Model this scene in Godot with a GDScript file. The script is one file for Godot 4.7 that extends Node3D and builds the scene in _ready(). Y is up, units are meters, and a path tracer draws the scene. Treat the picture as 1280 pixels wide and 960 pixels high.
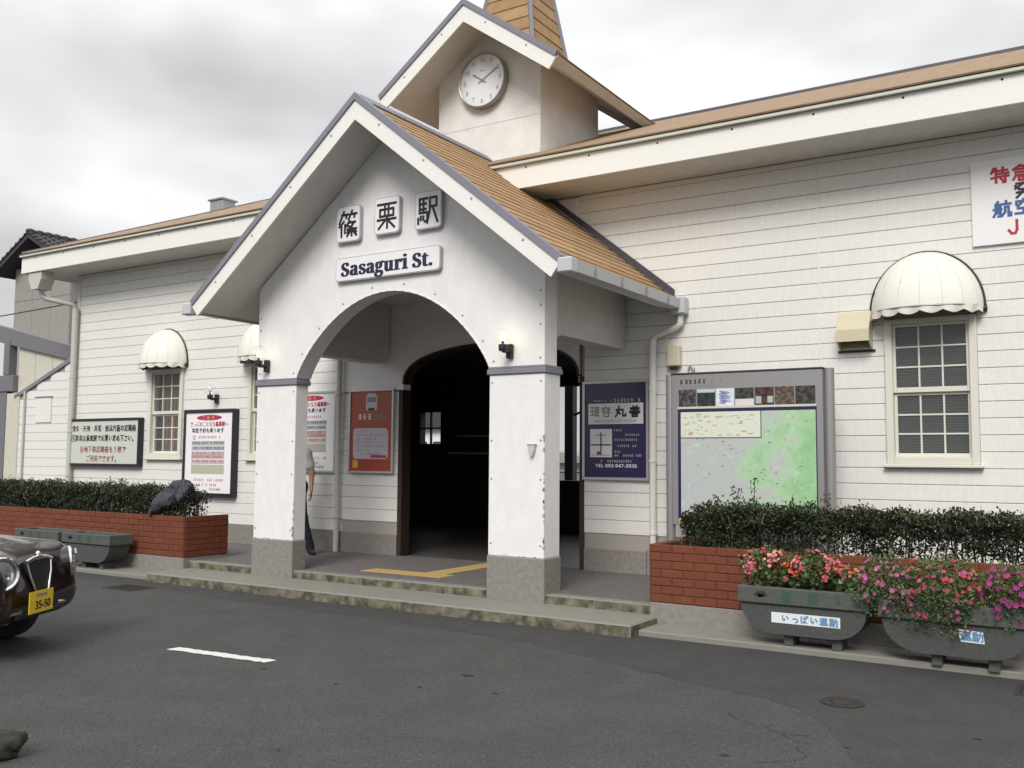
extends Node3D
# A small railway station under an overcast sky. Facade along x at z = 0, street towards +z.

var rng := RandomNumberGenerator.new()
var mats := {}
var noises := {}

# ---------------------------------------------------------------- geometry helper
class Geo:
	var v := PackedVector3Array()
	var n := PackedVector3Array()
	func tri(a: Vector3, b: Vector3, c: Vector3) -> void:
		var m := (b - a).cross(c - a)
		if m.length_squared() < 1e-16:
			return
		m = m.normalized()
		v.append(a); v.append(c); v.append(b)
		n.append(m); n.append(m); n.append(m)
	func quad(a: Vector3, b: Vector3, c: Vector3, d: Vector3) -> void:
		tri(a, b, c); tri(a, c, d)
	func tris(a: Vector3, b: Vector3, c: Vector3, na: Vector3, nb: Vector3, nc: Vector3) -> void:
		var m := (b - a).cross(c - a)
		if m.length_squared() < 1e-18:
			return
		if m.dot(na + nb + nc) >= 0.0:
			v.append(a); v.append(c); v.append(b)
			n.append(na); n.append(nc); n.append(nb)
		else:
			v.append(a); v.append(b); v.append(c)
			n.append(na); n.append(nb); n.append(nc)
	func quads(a: Vector3, b: Vector3, c: Vector3, d: Vector3, na: Vector3, nb: Vector3, nc: Vector3, nd: Vector3) -> void:
		tris(a, b, c, na, nb, nc); tris(a, c, d, na, nc, nd)
	func box(c: Vector3, s: Vector3, b := Basis(), bev := 0.0) -> void:
		var h := s * 0.5
		if bev <= 0.0:
			var p := []
			for i in 8:
				p.append(c + b * Vector3(h.x if i & 1 else -h.x, h.y if i & 2 else -h.y, h.z if i & 4 else -h.z))
			quad(p[4], p[5], p[7], p[6]); quad(p[1], p[0], p[2], p[3]); quad(p[5], p[1], p[3], p[7])
			quad(p[0], p[4], p[6], p[2]); quad(p[6], p[7], p[3], p[2]); quad(p[0], p[1], p[5], p[4])
			return
		var q := h - Vector3(bev, bev, bev)
		var f := func(sx: float, sy: float, sz: float, ax: int) -> Vector3:
			var o := Vector3(sx * q.x, sy * q.y, sz * q.z)
			if ax == 0: o.x = sx * h.x
			elif ax == 1: o.y = sy * h.y
			else: o.z = sz * h.z
			return c + b * o
		for s1: float in [-1.0, 1.0]:
			fq(f.call(s1, -1, -1, 0), f.call(s1, 1, -1, 0), f.call(s1, 1, 1, 0), f.call(s1, -1, 1, 0), b * Vector3(s1, 0, 0))
			fq(f.call(-1, s1, -1, 1), f.call(1, s1, -1, 1), f.call(1, s1, 1, 1), f.call(-1, s1, 1, 1), b * Vector3(0, s1, 0))
			fq(f.call(-1, -1, s1, 2), f.call(1, -1, s1, 2), f.call(1, 1, s1, 2), f.call(-1, 1, s1, 2), b * Vector3(0, 0, s1))
			for s2: float in [-1.0, 1.0]:
				fq(f.call(s1, s2, -1, 0), f.call(s1, s2, 1, 0), f.call(s1, s2, 1, 1), f.call(s1, s2, -1, 1), b * Vector3(s1, s2, 0))
				fq(f.call(s1, -1, s2, 0), f.call(s1, 1, s2, 0), f.call(s1, 1, s2, 2), f.call(s1, -1, s2, 2), b * Vector3(s1, 0, s2))
				fq(f.call(-1, s1, s2, 1), f.call(1, s1, s2, 1), f.call(1, s1, s2, 2), f.call(-1, s1, s2, 2), b * Vector3(0, s1, s2))
				for s3: float in [-1.0, 1.0]:
					ft(f.call(s1, s2, s3, 0), f.call(s1, s2, s3, 1), f.call(s1, s2, s3, 2), b * Vector3(s1, s2, s3))
	func ft(a: Vector3, b: Vector3, c: Vector3, out: Vector3) -> void:
		if (b - a).cross(c - a).dot(out) >= 0: tri(a, b, c)
		else: tri(a, c, b)
	func fq(a: Vector3, b: Vector3, c: Vector3, d: Vector3, out: Vector3) -> void:
		if (b - a).cross(c - a).dot(out) >= 0: quad(a, b, c, d)
		else: quad(a, d, c, b)
	func span(a: Vector3, b: Vector3, bev := 0.0) -> void:   # box from corner to corner
		box((a + b) * 0.5, (b - a).abs(), Basis(), bev)
	func prism(poly: PackedVector2Array, z0: float, z1: float, t := Transform3D()) -> void:
		var p := poly.duplicate()
		if Geometry2D.is_polygon_clockwise(p):
			p.reverse()
		var idx := Geometry2D.triangulate_polygon(p)
		for i in range(0, idx.size(), 3):
			var q := [p[idx[i]], p[idx[i + 1]], p[idx[i + 2]]]
			var w := []
			for k in 3: w.append(Vector3(q[k].x, q[k].y, 0))
			ft(t * (w[0] + Vector3(0, 0, z1)), t * (w[1] + Vector3(0, 0, z1)), t * (w[2] + Vector3(0, 0, z1)), t.basis.z)
			ft(t * (w[0] + Vector3(0, 0, z0)), t * (w[1] + Vector3(0, 0, z0)), t * (w[2] + Vector3(0, 0, z0)), -t.basis.z)
		for i in p.size():
			var a := p[i]
			var b := p[(i + 1) % p.size()]
			quad(t * Vector3(a.x, a.y, z0), t * Vector3(b.x, b.y, z0), t * Vector3(b.x, b.y, z1), t * Vector3(a.x, a.y, z1))
	func tube(pts: Array, r: float, k := 10, caps := true) -> void:
		var rings := []
		var nor := []
		var ref := Vector3.UP
		for i in pts.size():
			var d: Vector3 = (pts[mini(i + 1, pts.size() - 1)] - pts[maxi(i - 1, 0)]).normalized()
			if absf(d.dot(ref)) > 0.95: ref = Vector3.RIGHT if absf(d.x) < 0.8 else Vector3.BACK
			var a := d.cross(ref).normalized()
			var b := a.cross(d)
			var m := 1.0
			if i > 0 and i < pts.size() - 1:
				var d1: Vector3 = (pts[i] - pts[i - 1]).normalized()
				m = 1.0 / maxf(0.6, d1.dot(d))
			var ring := []
			var nn := []
			for j in k:
				var t := TAU * j / k
				var o := a * cos(t) + b * sin(t)
				ring.append(pts[i] + o * r * (m if i > 0 and i < pts.size() - 1 else 1.0))
				nn.append(o)
			rings.append(ring); nor.append(nn)
		for i in pts.size() - 1:
			for j in k:
				var j2 := (j + 1) % k
				quads(rings[i][j], rings[i][j2], rings[i + 1][j2], rings[i + 1][j], nor[i][j], nor[i][j2], nor[i + 1][j2], nor[i + 1][j])
		if caps:
			for j in range(1, k - 1):
				tri(rings[0][0], rings[0][j + 1], rings[0][j])
				tri(rings[-1][0], rings[-1][j], rings[-1][j + 1])
	func lathe(prof: Array, k: int, t: Transform3D, a0 := 0.0, a1 := TAU) -> void:   # profile of (radius, height), turned about y
		for i in prof.size() - 1:
			var p: Vector2 = prof[i]
			var q: Vector2 = prof[i + 1]
			var e := q - p
			var nr := Vector2(e.y, -e.x).normalized()
			for j in k:
				var s := a0 + (a1 - a0) * j / k
				var u := a0 + (a1 - a0) * (j + 1) / k
				var ds := Vector3(cos(s), 0, sin(s))
				var du := Vector3(cos(u), 0, sin(u))
				var up := Vector3.UP
				var ns := (t.basis * (ds * nr.x + up * nr.y)).normalized()
				var nu := (t.basis * (du * nr.x + up * nr.y)).normalized()
				quads(t * (ds * p.x + up * p.y), t * (ds * q.x + up * q.y), t * (du * q.x + up * q.y), t * (du * p.x + up * p.y), ns, ns, nu, nu)
	func ball(c: Vector3, r: Vector3, k := 12) -> void:
		var f := func(i: int, j: int) -> Vector3:
			var a := PI * i / k
			var b := TAU * j / (2 * k)
			return Vector3(sin(a) * cos(b), cos(a), sin(a) * sin(b))
		for i in k:
			for j in 2 * k:
				var a: Vector3 = f.call(i, j)
				var b: Vector3 = f.call(i, j + 1)
				var d: Vector3 = f.call(i + 1, j)
				var e: Vector3 = f.call(i + 1, j + 1)
				quads(c + a * r, c + b * r, c + e * r, c + d * r, (a / r).normalized(), (b / r).normalized(), (e / r).normalized(), (d / r).normalized())
	func renormal() -> void:   # smooth normals again after the surface has been pushed about
		var sum := {}
		for i in range(0, v.size(), 3):
			var m := (v[i + 2] - v[i]).cross(v[i + 1] - v[i])
			for k in 3:
				var key := Vector3i((v[i + k] * 5000.0).round())
				sum[key] = sum.get(key, Vector3.ZERO) + m
		for i in v.size():
			var s: Vector3 = sum[Vector3i((v[i] * 5000.0).round())]
			n[i] = s.normalized() if s.length_squared() > 1e-20 else Vector3.UP
	func mesh() -> ArrayMesh:
		var m := ArrayMesh.new()
		if v.is_empty():
			return m
		var arr := []
		arr.resize(Mesh.ARRAY_MAX)
		arr[Mesh.ARRAY_VERTEX] = v
		arr[Mesh.ARRAY_NORMAL] = n
		m.add_surface_from_arrays(Mesh.PRIMITIVE_TRIANGLES, arr)
		return m

func part(parent: Node3D, called: String, m: Mesh, material: Material, at := Transform3D(), label := "") -> MeshInstance3D:
	var o := MeshInstance3D.new()
	o.name = called
	o.mesh = m
	o.material_override = material
	o.transform = at
	if label: o.set_meta("label", label)
	parent.add_child(o, true)
	return o

func put(parent: Node3D, called: String, g: Geo, material: Material, label := "") -> MeshInstance3D:
	return part(parent, called, g.mesh(), material, Transform3D(), label)

var taken := {}
func numbered(called: String) -> String:
	var k: int = taken.get(called, 0)
	taken[called] = k + 1
	return called if k == 0 else "%s_%03d" % [called, k]

func thing(called: String, label: String, category: String, at := Vector3.ZERO, turn := 0.0, group := "") -> Node3D:
	var o := Node3D.new()
	o.name = numbered(called)
	o.position = at
	o.rotation.y = turn
	tag(o, label, category, group)
	add_child(o, true)
	return o

func tag(o: Node3D, label: String, category: String, group := "") -> void:
	o.set_meta("label", label)
	o.set_meta("category", category)
	if group: o.set_meta("group", group)

func structure(called: String, g: Geo, material: Material, label: String, category: String) -> MeshInstance3D:
	var o := put(self, numbered(called), g, material)
	tag(o, label, category)
	o.set_meta("kind", "structure")
	return o

func copy(root: Node3D, at: Vector3, label: String, turn := 0.0) -> Node3D:
	var r: Node3D = root.duplicate()
	r.name = numbered(str(root.name).rstrip("0123456789").trim_suffix("_"))
	add_child(r, true)
	r.position = at
	r.rotation.y = turn
	r.set_meta("label", label)
	return r

# ---------------------------------------------------------------- materials
func noise_tex(key: String, kind: String, freq: float, lo: float, hi: float, size := 512, octaves := 4, bump := false) -> NoiseTexture2D:
	if noises.has(key):
		return noises[key]
	var nz := FastNoiseLite.new()
	nz.seed = key.hash() % 10000
	nz.frequency = freq
	nz.fractal_octaves = octaves
	nz.noise_type = {"soft": FastNoiseLite.TYPE_SIMPLEX_SMOOTH, "cell": FastNoiseLite.TYPE_CELLULAR, "grain": FastNoiseLite.TYPE_VALUE}[kind]
	var t := NoiseTexture2D.new()
	t.width = size
	t.height = size
	t.seamless = true
	t.generate_mipmaps = false
	t.noise = nz
	if bump:
		t.as_normal_map = true
		t.bump_strength = hi
	else:
		var ramp := Gradient.new()
		ramp.offsets = PackedFloat32Array([0.15, 0.5, 0.85])
		var mid := (lo + hi) * 0.5
		ramp.colors = PackedColorArray([Color(lo, lo, lo).linear_to_srgb(), Color(mid, mid, mid).linear_to_srgb(), Color(hi, hi, hi).linear_to_srgb()])
		t.color_ramp = ramp
	noises[key] = t
	return t

# base colour given as linear reflectance
func M(key: String, c: Color, rough := 0.7, tex: Texture2D = null, scale := 1.0, bump: Texture2D = null, bump_k := 0.4, metal := 0.0) -> StandardMaterial3D:
	if mats.has(key):
		return mats[key]
	var m := StandardMaterial3D.new()
	m.resource_name = key
	m.albedo_color = c.linear_to_srgb()
	m.roughness = rough
	m.metallic = metal
	if tex or bump:
		m.uv1_triplanar = true
		m.uv1_world_triplanar = true
		m.uv1_scale = Vector3.ONE * scale
	if tex:
		m.albedo_texture = tex
	if bump:
		m.normal_enabled = true
		m.normal_texture = bump
		m.normal_scale = bump_k
	mats[key] = m
	return m

func wear(m: StandardMaterial3D, tex: Texture2D, scale: float) -> StandardMaterial3D:   # a second, coarser layer multiplied in
	m.detail_enabled = true
	m.detail_blend_mode = BaseMaterial3D.BLEND_MODE_MUL
	m.detail_uv_layer = BaseMaterial3D.DETAIL_UV_2
	m.detail_albedo = tex
	m.uv2_triplanar = true
	m.uv2_world_triplanar = true
	m.uv2_scale = Vector3.ONE * scale
	return m

func make_materials() -> void:
	var fine := noise_tex("fine", "soft", 0.06, 0.94, 1.0)
	var grain := noise_tex("grain", "grain", 0.45, 0.68, 1.0, 1024, 3)
	var coarse := noise_tex("coarse", "soft", 0.02, 0.90, 1.0, 512, 5)
	var blotch := noise_tex("blotch", "soft", 0.025, 0.25, 1.0, 512, 5)
	var patchy := noise_tex("patchy", "soft", 0.018, 0.80, 1.0, 512, 4)
	var bump := noise_tex("bump", "grain", 0.3, 0, 3.0, 512, 3, true)
	var ripple := noise_tex("ripple", "soft", 0.03, 0, 2.0, 512, 3, true)
	var streak := noise_tex("streak", "soft", 0.02, 0.945, 1.0, 512, 5)
	wear(M("siding", Color(0.76, 0.75, 0.715), 0.45, fine, 0.7, ripple, 0.12), streak, 1.0)
	wear(M("siding_b", Color(0.753, 0.743, 0.707), 0.45, fine, 0.8, ripple, 0.12), streak, 1.0)
	wear(M("siding_c", Color(0.767, 0.757, 0.723), 0.45, fine, 0.6, ripple, 0.12), streak, 1.0)
	for k in ["siding", "siding_b", "siding_c"]: mats[k].uv2_scale = Vector3(1.9, 0.26, 1.9)
	M("groove", Color(0.33, 0.295, 0.27), 0.9)
	wear(M("panel", Color(0.80, 0.785, 0.78), 0.5, fine, 0.9, ripple, 0.1), noise_tex("panel_wear", "soft", 0.02, 0.94, 1.0, 512, 5), 0.3)
	mats["panel"].uv2_scale = Vector3(0.5, 0.28, 0.5)
	wear(M("tower", Color(0.78, 0.755, 0.72), 0.6, fine, 0.6), coarse, 0.3)
	M("fascia", Color(0.78, 0.775, 0.735), 0.45, fine, 0.8, ripple, 0.1)
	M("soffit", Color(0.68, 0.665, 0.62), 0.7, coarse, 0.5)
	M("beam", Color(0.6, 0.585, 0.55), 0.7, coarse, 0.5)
	M("lip", Color(0.56, 0.565, 0.48), 0.5, fine, 2.0)
	M("trim", Color(0.20, 0.197, 0.235), 0.5, fine, 2.0)
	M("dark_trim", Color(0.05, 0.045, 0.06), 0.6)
	M("gutter", Color(0.50, 0.50, 0.52), 0.4, fine, 1.5)
	M("pipe", Color(0.50, 0.49, 0.46), 0.45, fine, 1.5)
	M("white_pipe", Color(0.72, 0.70, 0.66), 0.4, fine, 1.5)
	var cb: Array[Color] = [Color(0.46, 0.29, 0.14), Color(0.43, 0.265, 0.125), Color(0.48, 0.305, 0.155), Color(0.41, 0.25, 0.118)]
	for i in 4:
		wear(M("shingle%d" % i, cb[i], 0.8, grain, 1.3, bump, 0.5), patchy, 0.5)
		wear(M("main_shingle%d" % i, cb[i] * 0.56 + Color(0.11, 0.092, 0.078), 0.85, grain, 1.3, bump, 0.5), patchy, 0.4)
	wear(M("concrete", Color(0.29, 0.272, 0.245), 0.85, grain, 1.0, bump, 0.5), blotch_soft(), 0.8)
	wear(M("kerb", Color(0.26, 0.252, 0.218), 0.9, grain, 1.2, bump, 0.6), coarse, 0.6)
	wear(M("riser", Color(0.26, 0.235, 0.165), 0.9, grain, 1.2, bump, 0.8), blotch, 0.45)
	wear(M("paving", Color(0.175, 0.158, 0.155), 0.75, grain, 1.6, bump, 0.5), patchy, 0.5)
	var stones := aggregate_tex()
	var pits := noise_tex("pits", "soft", 0.10, 0, 5.0, 1024, 5, true)
	wear(M("asphalt", Color(0.128, 0.132, 0.125), 0.9, stones, 0.42, pits, 0.6), patchy, 0.17)
	wear(M("asphalt_new", Color(0.104, 0.104, 0.103), 0.9, stones, 0.55, pits, 0.5), patchy, 0.23)
	wear(M("asphalt_damp", Color(0.078, 0.078, 0.076), 0.75, stones, 0.55, pits, 0.5), patchy, 0.23)
	M("stain", Color(0.028, 0.027, 0.026), 0.8, grain, 2.0)
	wear(M("road_paint", Color(0.80, 0.80, 0.78), 0.8, grain, 2.0, bump, 0.5), patchy, 2.5)
	var br: Array[Color] = [Color(0.182, 0.047, 0.018), Color(0.174, 0.044, 0.017), Color(0.19, 0.05, 0.02), Color(0.164, 0.042, 0.016)]
	for i in 4:
		wear(M("brick%d" % i, br[i], 0.75, grain, 2.5, bump, 0.5), coarse, 1.5)
	M("mortar", Color(0.135, 0.04, 0.02), 0.95, grain, 3.0)
	M("soil", Color(0.03, 0.022, 0.015), 1.0, grain, 3.0, bump, 1.0)
	M("tactile", Color(0.48, 0.34, 0.12), 0.8, grain, 2.0)
	M("cream", Color(0.66, 0.645, 0.57), 0.4, fine, 2.0)
	M("vent_cream", Color(0.56, 0.51, 0.36), 0.4, fine, 2.0)
	M("box_cream", Color(0.58, 0.53, 0.39), 0.45, fine, 2.0)
	M("canvas", Color(0.78, 0.765, 0.70), 0.8, fine, 1.2, ripple, 0.35)
	M("valance", Color(0.68, 0.655, 0.58), 0.85, coarse, 4.0, ripple, 0.5)
	M("black", Color(0.015, 0.014, 0.018), 0.45)
	M("black_frame", Color(0.018, 0.014, 0.022), 0.4)
	M("alu", Color(0.52, 0.52, 0.52), 0.35, fine, 2.0, null, 0.4, 0.6)
	M("steel", Color(0.33, 0.32, 0.325), 0.4, fine, 2.0, null, 0.4, 0.5)
	M("chrome", Color(0.8, 0.8, 0.8), 0.08, null, 1.0, null, 0.4, 1.0)
	M("blind", Color(0.12, 0.117, 0.107), 0.6)
	M("curtain", Color(0.15, 0.075, 0.035), 0.9, coarse, 1.0)
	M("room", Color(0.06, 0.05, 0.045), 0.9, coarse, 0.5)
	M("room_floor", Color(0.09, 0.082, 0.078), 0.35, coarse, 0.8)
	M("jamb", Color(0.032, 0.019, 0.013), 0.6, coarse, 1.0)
	M("sign_white", Color(0.78, 0.77, 0.78), 0.35)
	M("sign_pale", Color(0.54, 0.56, 0.50), 0.35)
	M("sign_edge", Color(0.42, 0.40, 0.44), 0.5)
	M("ink", Color(0.012, 0.008, 0.02), 0.5)
	M("ink_blue", Color(0.010, 0.009, 0.05), 0.5)
	M("ink_red", Color(0.40, 0.012, 0.03), 0.5)
	M("ink_maroon", Color(0.25, 0.03, 0.06), 0.5)
	M("ink_navy", Color(0.04, 0.09, 0.28), 0.5)
	M("ink_grey", Color(0.22, 0.22, 0.23), 0.5)
	M("ink_magenta", Color(0.40, 0.02, 0.10), 0.5)
	M("band_green", Color(0.40, 0.42, 0.40), 0.5)
	M("band_blue", Color(0.36, 0.37, 0.42), 0.5)
	M("band_red", Color(0.46, 0.38, 0.36), 0.5)
	M("band_pink", Color(0.50, 0.42, 0.43), 0.5)
	M("band_olive", Color(0.43, 0.42, 0.33), 0.5)
	M("orange", Color(0.34, 0.068, 0.034), 0.35)
	M("orange_deep", Color(0.34, 0.045, 0.02), 0.35)
	M("purple_blue", Color(0.022, 0.015, 0.075), 0.2)
	M("yellow_ink", Color(0.62, 0.36, 0.05), 0.4)
	M("teal_ink", Color(0.05, 0.22, 0.18), 0.4)
	M("lilac", Color(0.50, 0.47, 0.52), 0.4)
	M("leaf", Color(1, 1, 1), 0.5).vertex_color_use_as_albedo = true
	M("petal", Color(1, 1, 1), 0.7).vertex_color_use_as_albedo = true
	M("twig", Color(0.09, 0.06, 0.04), 0.9)
	wear(M("trough", Color(0.080, 0.086, 0.083), 0.85, grain, 1.5, bump, 0.6), blotch_soft(), 1.2)
	wear(M("trough_rim", Color(0.10, 0.108, 0.10), 0.85, grain, 1.5, bump, 0.6), blotch_soft(), 1.4)
	M("sticker", Color(0.68, 0.70, 0.72), 0.4)
	M("sticker_blue", Color(0.12, 0.25, 0.42), 0.4)
	M("green_mark", Color(0.03, 0.075, 0.05), 0.8)
	M("cloth_grey", Color(0.052, 0.052, 0.068), 0.95, fine, 3.0, ripple, 0.8)
	M("car_paint", Color(0.010, 0.003, 0.0045), 0.25)
	mats["car_paint"].clearcoat_enabled = true
	mats["car_paint"].clearcoat = 0.6
	mats["car_paint"].clearcoat_roughness = 0.04
	M("car_black", Color(0.01, 0.01, 0.01), 0.5)
	M("rubber", Color(0.02, 0.02, 0.02), 0.85)
	M("plate_yellow", Color(0.66, 0.46, 0.02), 0.4)
	M("skin", Color(0.42, 0.21, 0.13), 0.55)
	M("shirt", Color(0.55, 0.54, 0.55), 0.9, fine, 3.0, ripple, 0.6)
	M("trousers", Color(0.012, 0.012, 0.02), 0.9)
	M("hair", Color(0.012, 0.01, 0.01), 0.6)
	M("house_wall", Color(0.30, 0.28, 0.26), 0.85, coarse, 0.4)
	M("house_roof", Color(0.055, 0.05, 0.055), 0.8, grain, 1.0)
	M("canopy", Color(0.16, 0.155, 0.17), 0.6, coarse, 0.6)
	M("canopy_cream", Color(0.56, 0.535, 0.45), 0.6, coarse, 0.6)
	M("iron", Color(0.035, 0.028, 0.024), 0.75, grain, 2.0, bump, 0.6)
	M("rock", Color(0.035, 0.034, 0.026), 0.95, grain, 2.0, bump, 1.0)
	var gl := StandardMaterial3D.new()
	gl.transparency = BaseMaterial3D.TRANSPARENCY_ALPHA
	gl.albedo_color = Color(0.9, 0.95, 0.95, 0.06)
	gl.roughness = 0.02
	mats["glass"] = gl
	var lit := StandardMaterial3D.new()
	lit.albedo_color = Color(1, 0.95, 0.85)
	lit.emission_enabled = true
	lit.emission = Color(1.0, 0.9, 0.72)
	lit.emission_energy_multiplier = 3.0
	mats["lit"] = lit
	M("bulb_off", Color(0.6, 0.6, 0.58), 0.3)

func aggregate_tex() -> ImageTexture:   # stones of a worn road surface, light and dark, in a mid grey binder
	var n := 1024
	var im := Image.create(n, n, false, Image.FORMAT_L8)
	var r := RandomNumberGenerator.new()
	r.seed = 77
	var b := PackedByteArray()
	b.resize(n * n)
	for i in n * n:
		b[i] = 158 + (r.randi() % 34)
	im.set_data(n, n, false, Image.FORMAT_L8, b)
	for i in 46000:
		var k := r.randf()
		var v := r.randf_range(0.40, 0.95) if k < 0.93 else r.randf_range(0.9, 1.0)
		if k < 0.35: v = r.randf_range(0.34, 0.6)
		im.fill_rect(Rect2i(r.randi() % (n - 5), r.randi() % (n - 5), r.randi_range(1, 4), r.randi_range(1, 4)), Color(v, v, v))
	return ImageTexture.create_from_image(im)

func blotch_soft() -> NoiseTexture2D:
	return noise_tex("blotch_soft", "soft", 0.03, 0.78, 1.0, 512, 5)

func mt(key: String) -> StandardMaterial3D:
	return mats[key]

# ---------------------------------------------------------------- lettering: strokes on a 16 x 16 grid, hex digits x y x y ...
const GLYPH := {
	"篠": "4007 2282 6264 b085 a2f2 d2d4 4609 292f 585d 9669 87e7 d77d 89fd 7bfb bb7f bbff b9bf", "栗": "01f1 24d4d82824 6168 9198 0afa 888f 7a1f 8aef",
	"駅": "1119 1171 4149 1464 1767 19797e5e 0c0f 2b2d 4b4d 91e1e696 91987f b6ff", "特": "2005 1363 404f 0a79 a0a6 73e3 66f6 69f9 c6cfaf 8bad",
	"急": "6004 51b194 24d4da 27d7 2ada 2b0e 5b5fcfdc 7b9d cbfe", "発": "117106 0336 80f7 c094 37c7 1aea 676a1f 979fffc0", "航": "4023 232b0f 23636f4f 0878 4446 4a4c b0b3 83f3 a6ab7f a6d6dffffc",
	"空": "7072 1512e2e5 6327 9397e7 29d9 797e 0efe", "い": "22295d79 b3e9", "っ": "48b7eaed9f", "ぱ": "21172e 55c5 919c6e5c8bde d0f0f2d2d0", "運": "1132 06363b1d 0d4efe 5351e1e3 63d3 65d5d96965 67d7 5bfb 939d",
	"動": "6011 0383 15757a1a15 1777 404e 0c8c 0e8e 94f4fedf c0c48f", "理": "0161 0767 0d7c 313d 81e1e88881 84e4 b1be 8beb 7efe", "容": "7072 1512e2e5 5326 a3d6 7619 76f9 4acacf4f4a", "丸": "15b5befefb 50580f 287b",
	"善": "5062 b092 13e3 25d5 08f8 727a 1aea 4cbcbf4f4c", "博": "0464 303f 72f2 b0b9 84e4e98984 86e6 6bfb d9dfbf 8c9e", "多": "7126 62c238 5467 a85c 99e92f 8cad", "天": "12e2 07f7 727708 771f 77ff", "神": "3052 046419 393f 83e3ec8c83 88e8 b0bf",
	"貝": "31c1cb3b31 34c4 37c7 5b1f abff", "塚": "0545 303b 0b5a 6361f1f3 74d4 a478 87be9f b98c ba7f c8ff", "姪": "3018 185f 0555 551f 72f2 a267 67d7 c5e8 8aea b7be 7efe", "浜": "1132 0535 0e3a d0a2 8289 86e6 c6cb 5bfb 8c5f bcff",
	"方": "7072 03f3 730f 67d7dfaf", "面": "01f1 7134 25d5df2f25 555f a5af 58a8 5bab", "の": "82693d1a3482d4ea9e", "定": "7072 1512e2e5 36c6 767e 7aca 390f 3c7efe", "期": "0272 202a 606a 2565 2868 0a8a 2c0f 5b7e a1a98f a1e1efcf a5e5 a9e9", "券": "4062 b092 13e3 07f7 740c 87fc 4acacf8f 7a3f",
	"回": "00f0ff0f00 54a4aa5a54", "数": "4047 0474 1122 7162 0a8a 386f 7a1f b088 93f3 d37f 96ff", "は": "21172e 55e5 a1ad6e5b8afe", "乗": "c031 14e4 08f8 444b b4bb 1beb 707f 7b1f 7bff", "車": "02f2 24d4da2a24 27d7 0dfd 707f", "で": "13d2846abe b5d7 e4f6", "お": "1474 404d1d0a 5ab7eacd9e c2e5",
	"買": "10d0d41410 5054 9094 35c5cc3c35 37c7 39c9 5c1f 9cef", "求": "13e3 707e5e b0d2 2649 6a1d d578 78ff", "め": "327c b14d1b46a5eadd9e", "下": "01f1 717f 76ca", "さ": "14e4 72ca 2b3ebe", "。": "2c5c5f2f2c", "・": "6787", "当": "7076 1134 d1b4 27d7df1f 2bdb", "地": "0555 303b 0b5a 58f4fbdb 828efefb b0bb", "鉄": "4007 4078 2868 0b8b 484e a184 94f4 88f8 c0c8 c87f c8ff",
	"も": "24b4 28b8 606c9fdeda", "1": "818f 5481", "枚": "0474 303f 440b 4578 a085 93f3 d37f 95ff", "ご": "23b3 2a3ede d0e2 f0f2", "利": "7021 0575 404f 450b 467a a2ab e0efcf", "用": "21d1dfbf 212b0f 26d6 2ada 717f", "き": "23d2 26e5 61ca 3a3d6fcf", "ま": "14e4 18e8 717c3e2c5bdf", "す": "03f3 909a6b58979a8d5f",
	"ぷ": "5183 7569ae6e 0c2a cbed d0f0f2d2d0", "こ": "32c2 2b4ede", "と": "4166 c4394ede", "な": "1454 501a b2d4 a5ad5e6bde", "ら": "4082 4238b6db8f4e", "へ": "0a56fc", "電": "21d1 0603f3f6 7177 4454 38c8cd3d38 3aca 787efefc", "話": "2052 0363 1555 1757 1a5a5e1e1a d082 74f4 a1a9 89e9ef8f89", "予": "31c1c185 6385 06f6f6d8 767f5f",
	"約": "4015 1555 561a 1a79 4a4f 2c0f 5c7e a074 93f3fdcf a8cb", "承": "21c1c184 747f5f 16560c b3a6ff e3b6 48a8 4bab", "り": "3239 b1b87f", "案": "7072 0402e2e4 06f6 6427 a438 0bfb 7a7f 7b1f 7bff", "内": "13e3ef 131f 7076 7639 76ca", "町": "2161 2b6b 216b 2f", "T": "10f0 808f", "J": "b0bb9f5f2b", "R": "303f 30b0d2d5b737 87df"}

func strokes(g: Geo, s: String, at: Vector3, w: float, h: float, step: float, weight: float, lift := 0.0) -> void:   # flat lettering facing +z, from its top left corner
	var x := at.x
	var k := 0
	for ch in s:
		if GLYPH.has(ch):
			var str: String = GLYPH[ch]
			for st in str.split(" "):
				for i in range(0, st.length() - 3, 2):
					var a := Vector2(x + w * st.substr(i, 1).hex_to_int() / 15.0, at.y - h * st.substr(i + 1, 1).hex_to_int() / 15.0)
					var b := Vector2(x + w * st.substr(i + 2, 1).hex_to_int() / 15.0, at.y - h * st.substr(i + 3, 1).hex_to_int() / 15.0)
					var d := (b - a).normalized() * weight * 0.5
					if d.length() < 1e-7: d = Vector2(weight * 0.5, 0)
					var e := Vector2(-d.y, d.x)
					a -= d * 0.8
					b += d * 0.8
					var z := at.z + lift + k * 0.00006
					g.quad(Vector3(a.x - e.x, a.y - e.y, z), Vector3(b.x - e.x, b.y - e.y, z), Vector3(b.x + e.x, b.y + e.y, z), Vector3(a.x + e.x, a.y + e.y, z))
					k += 1
		x += step

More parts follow.
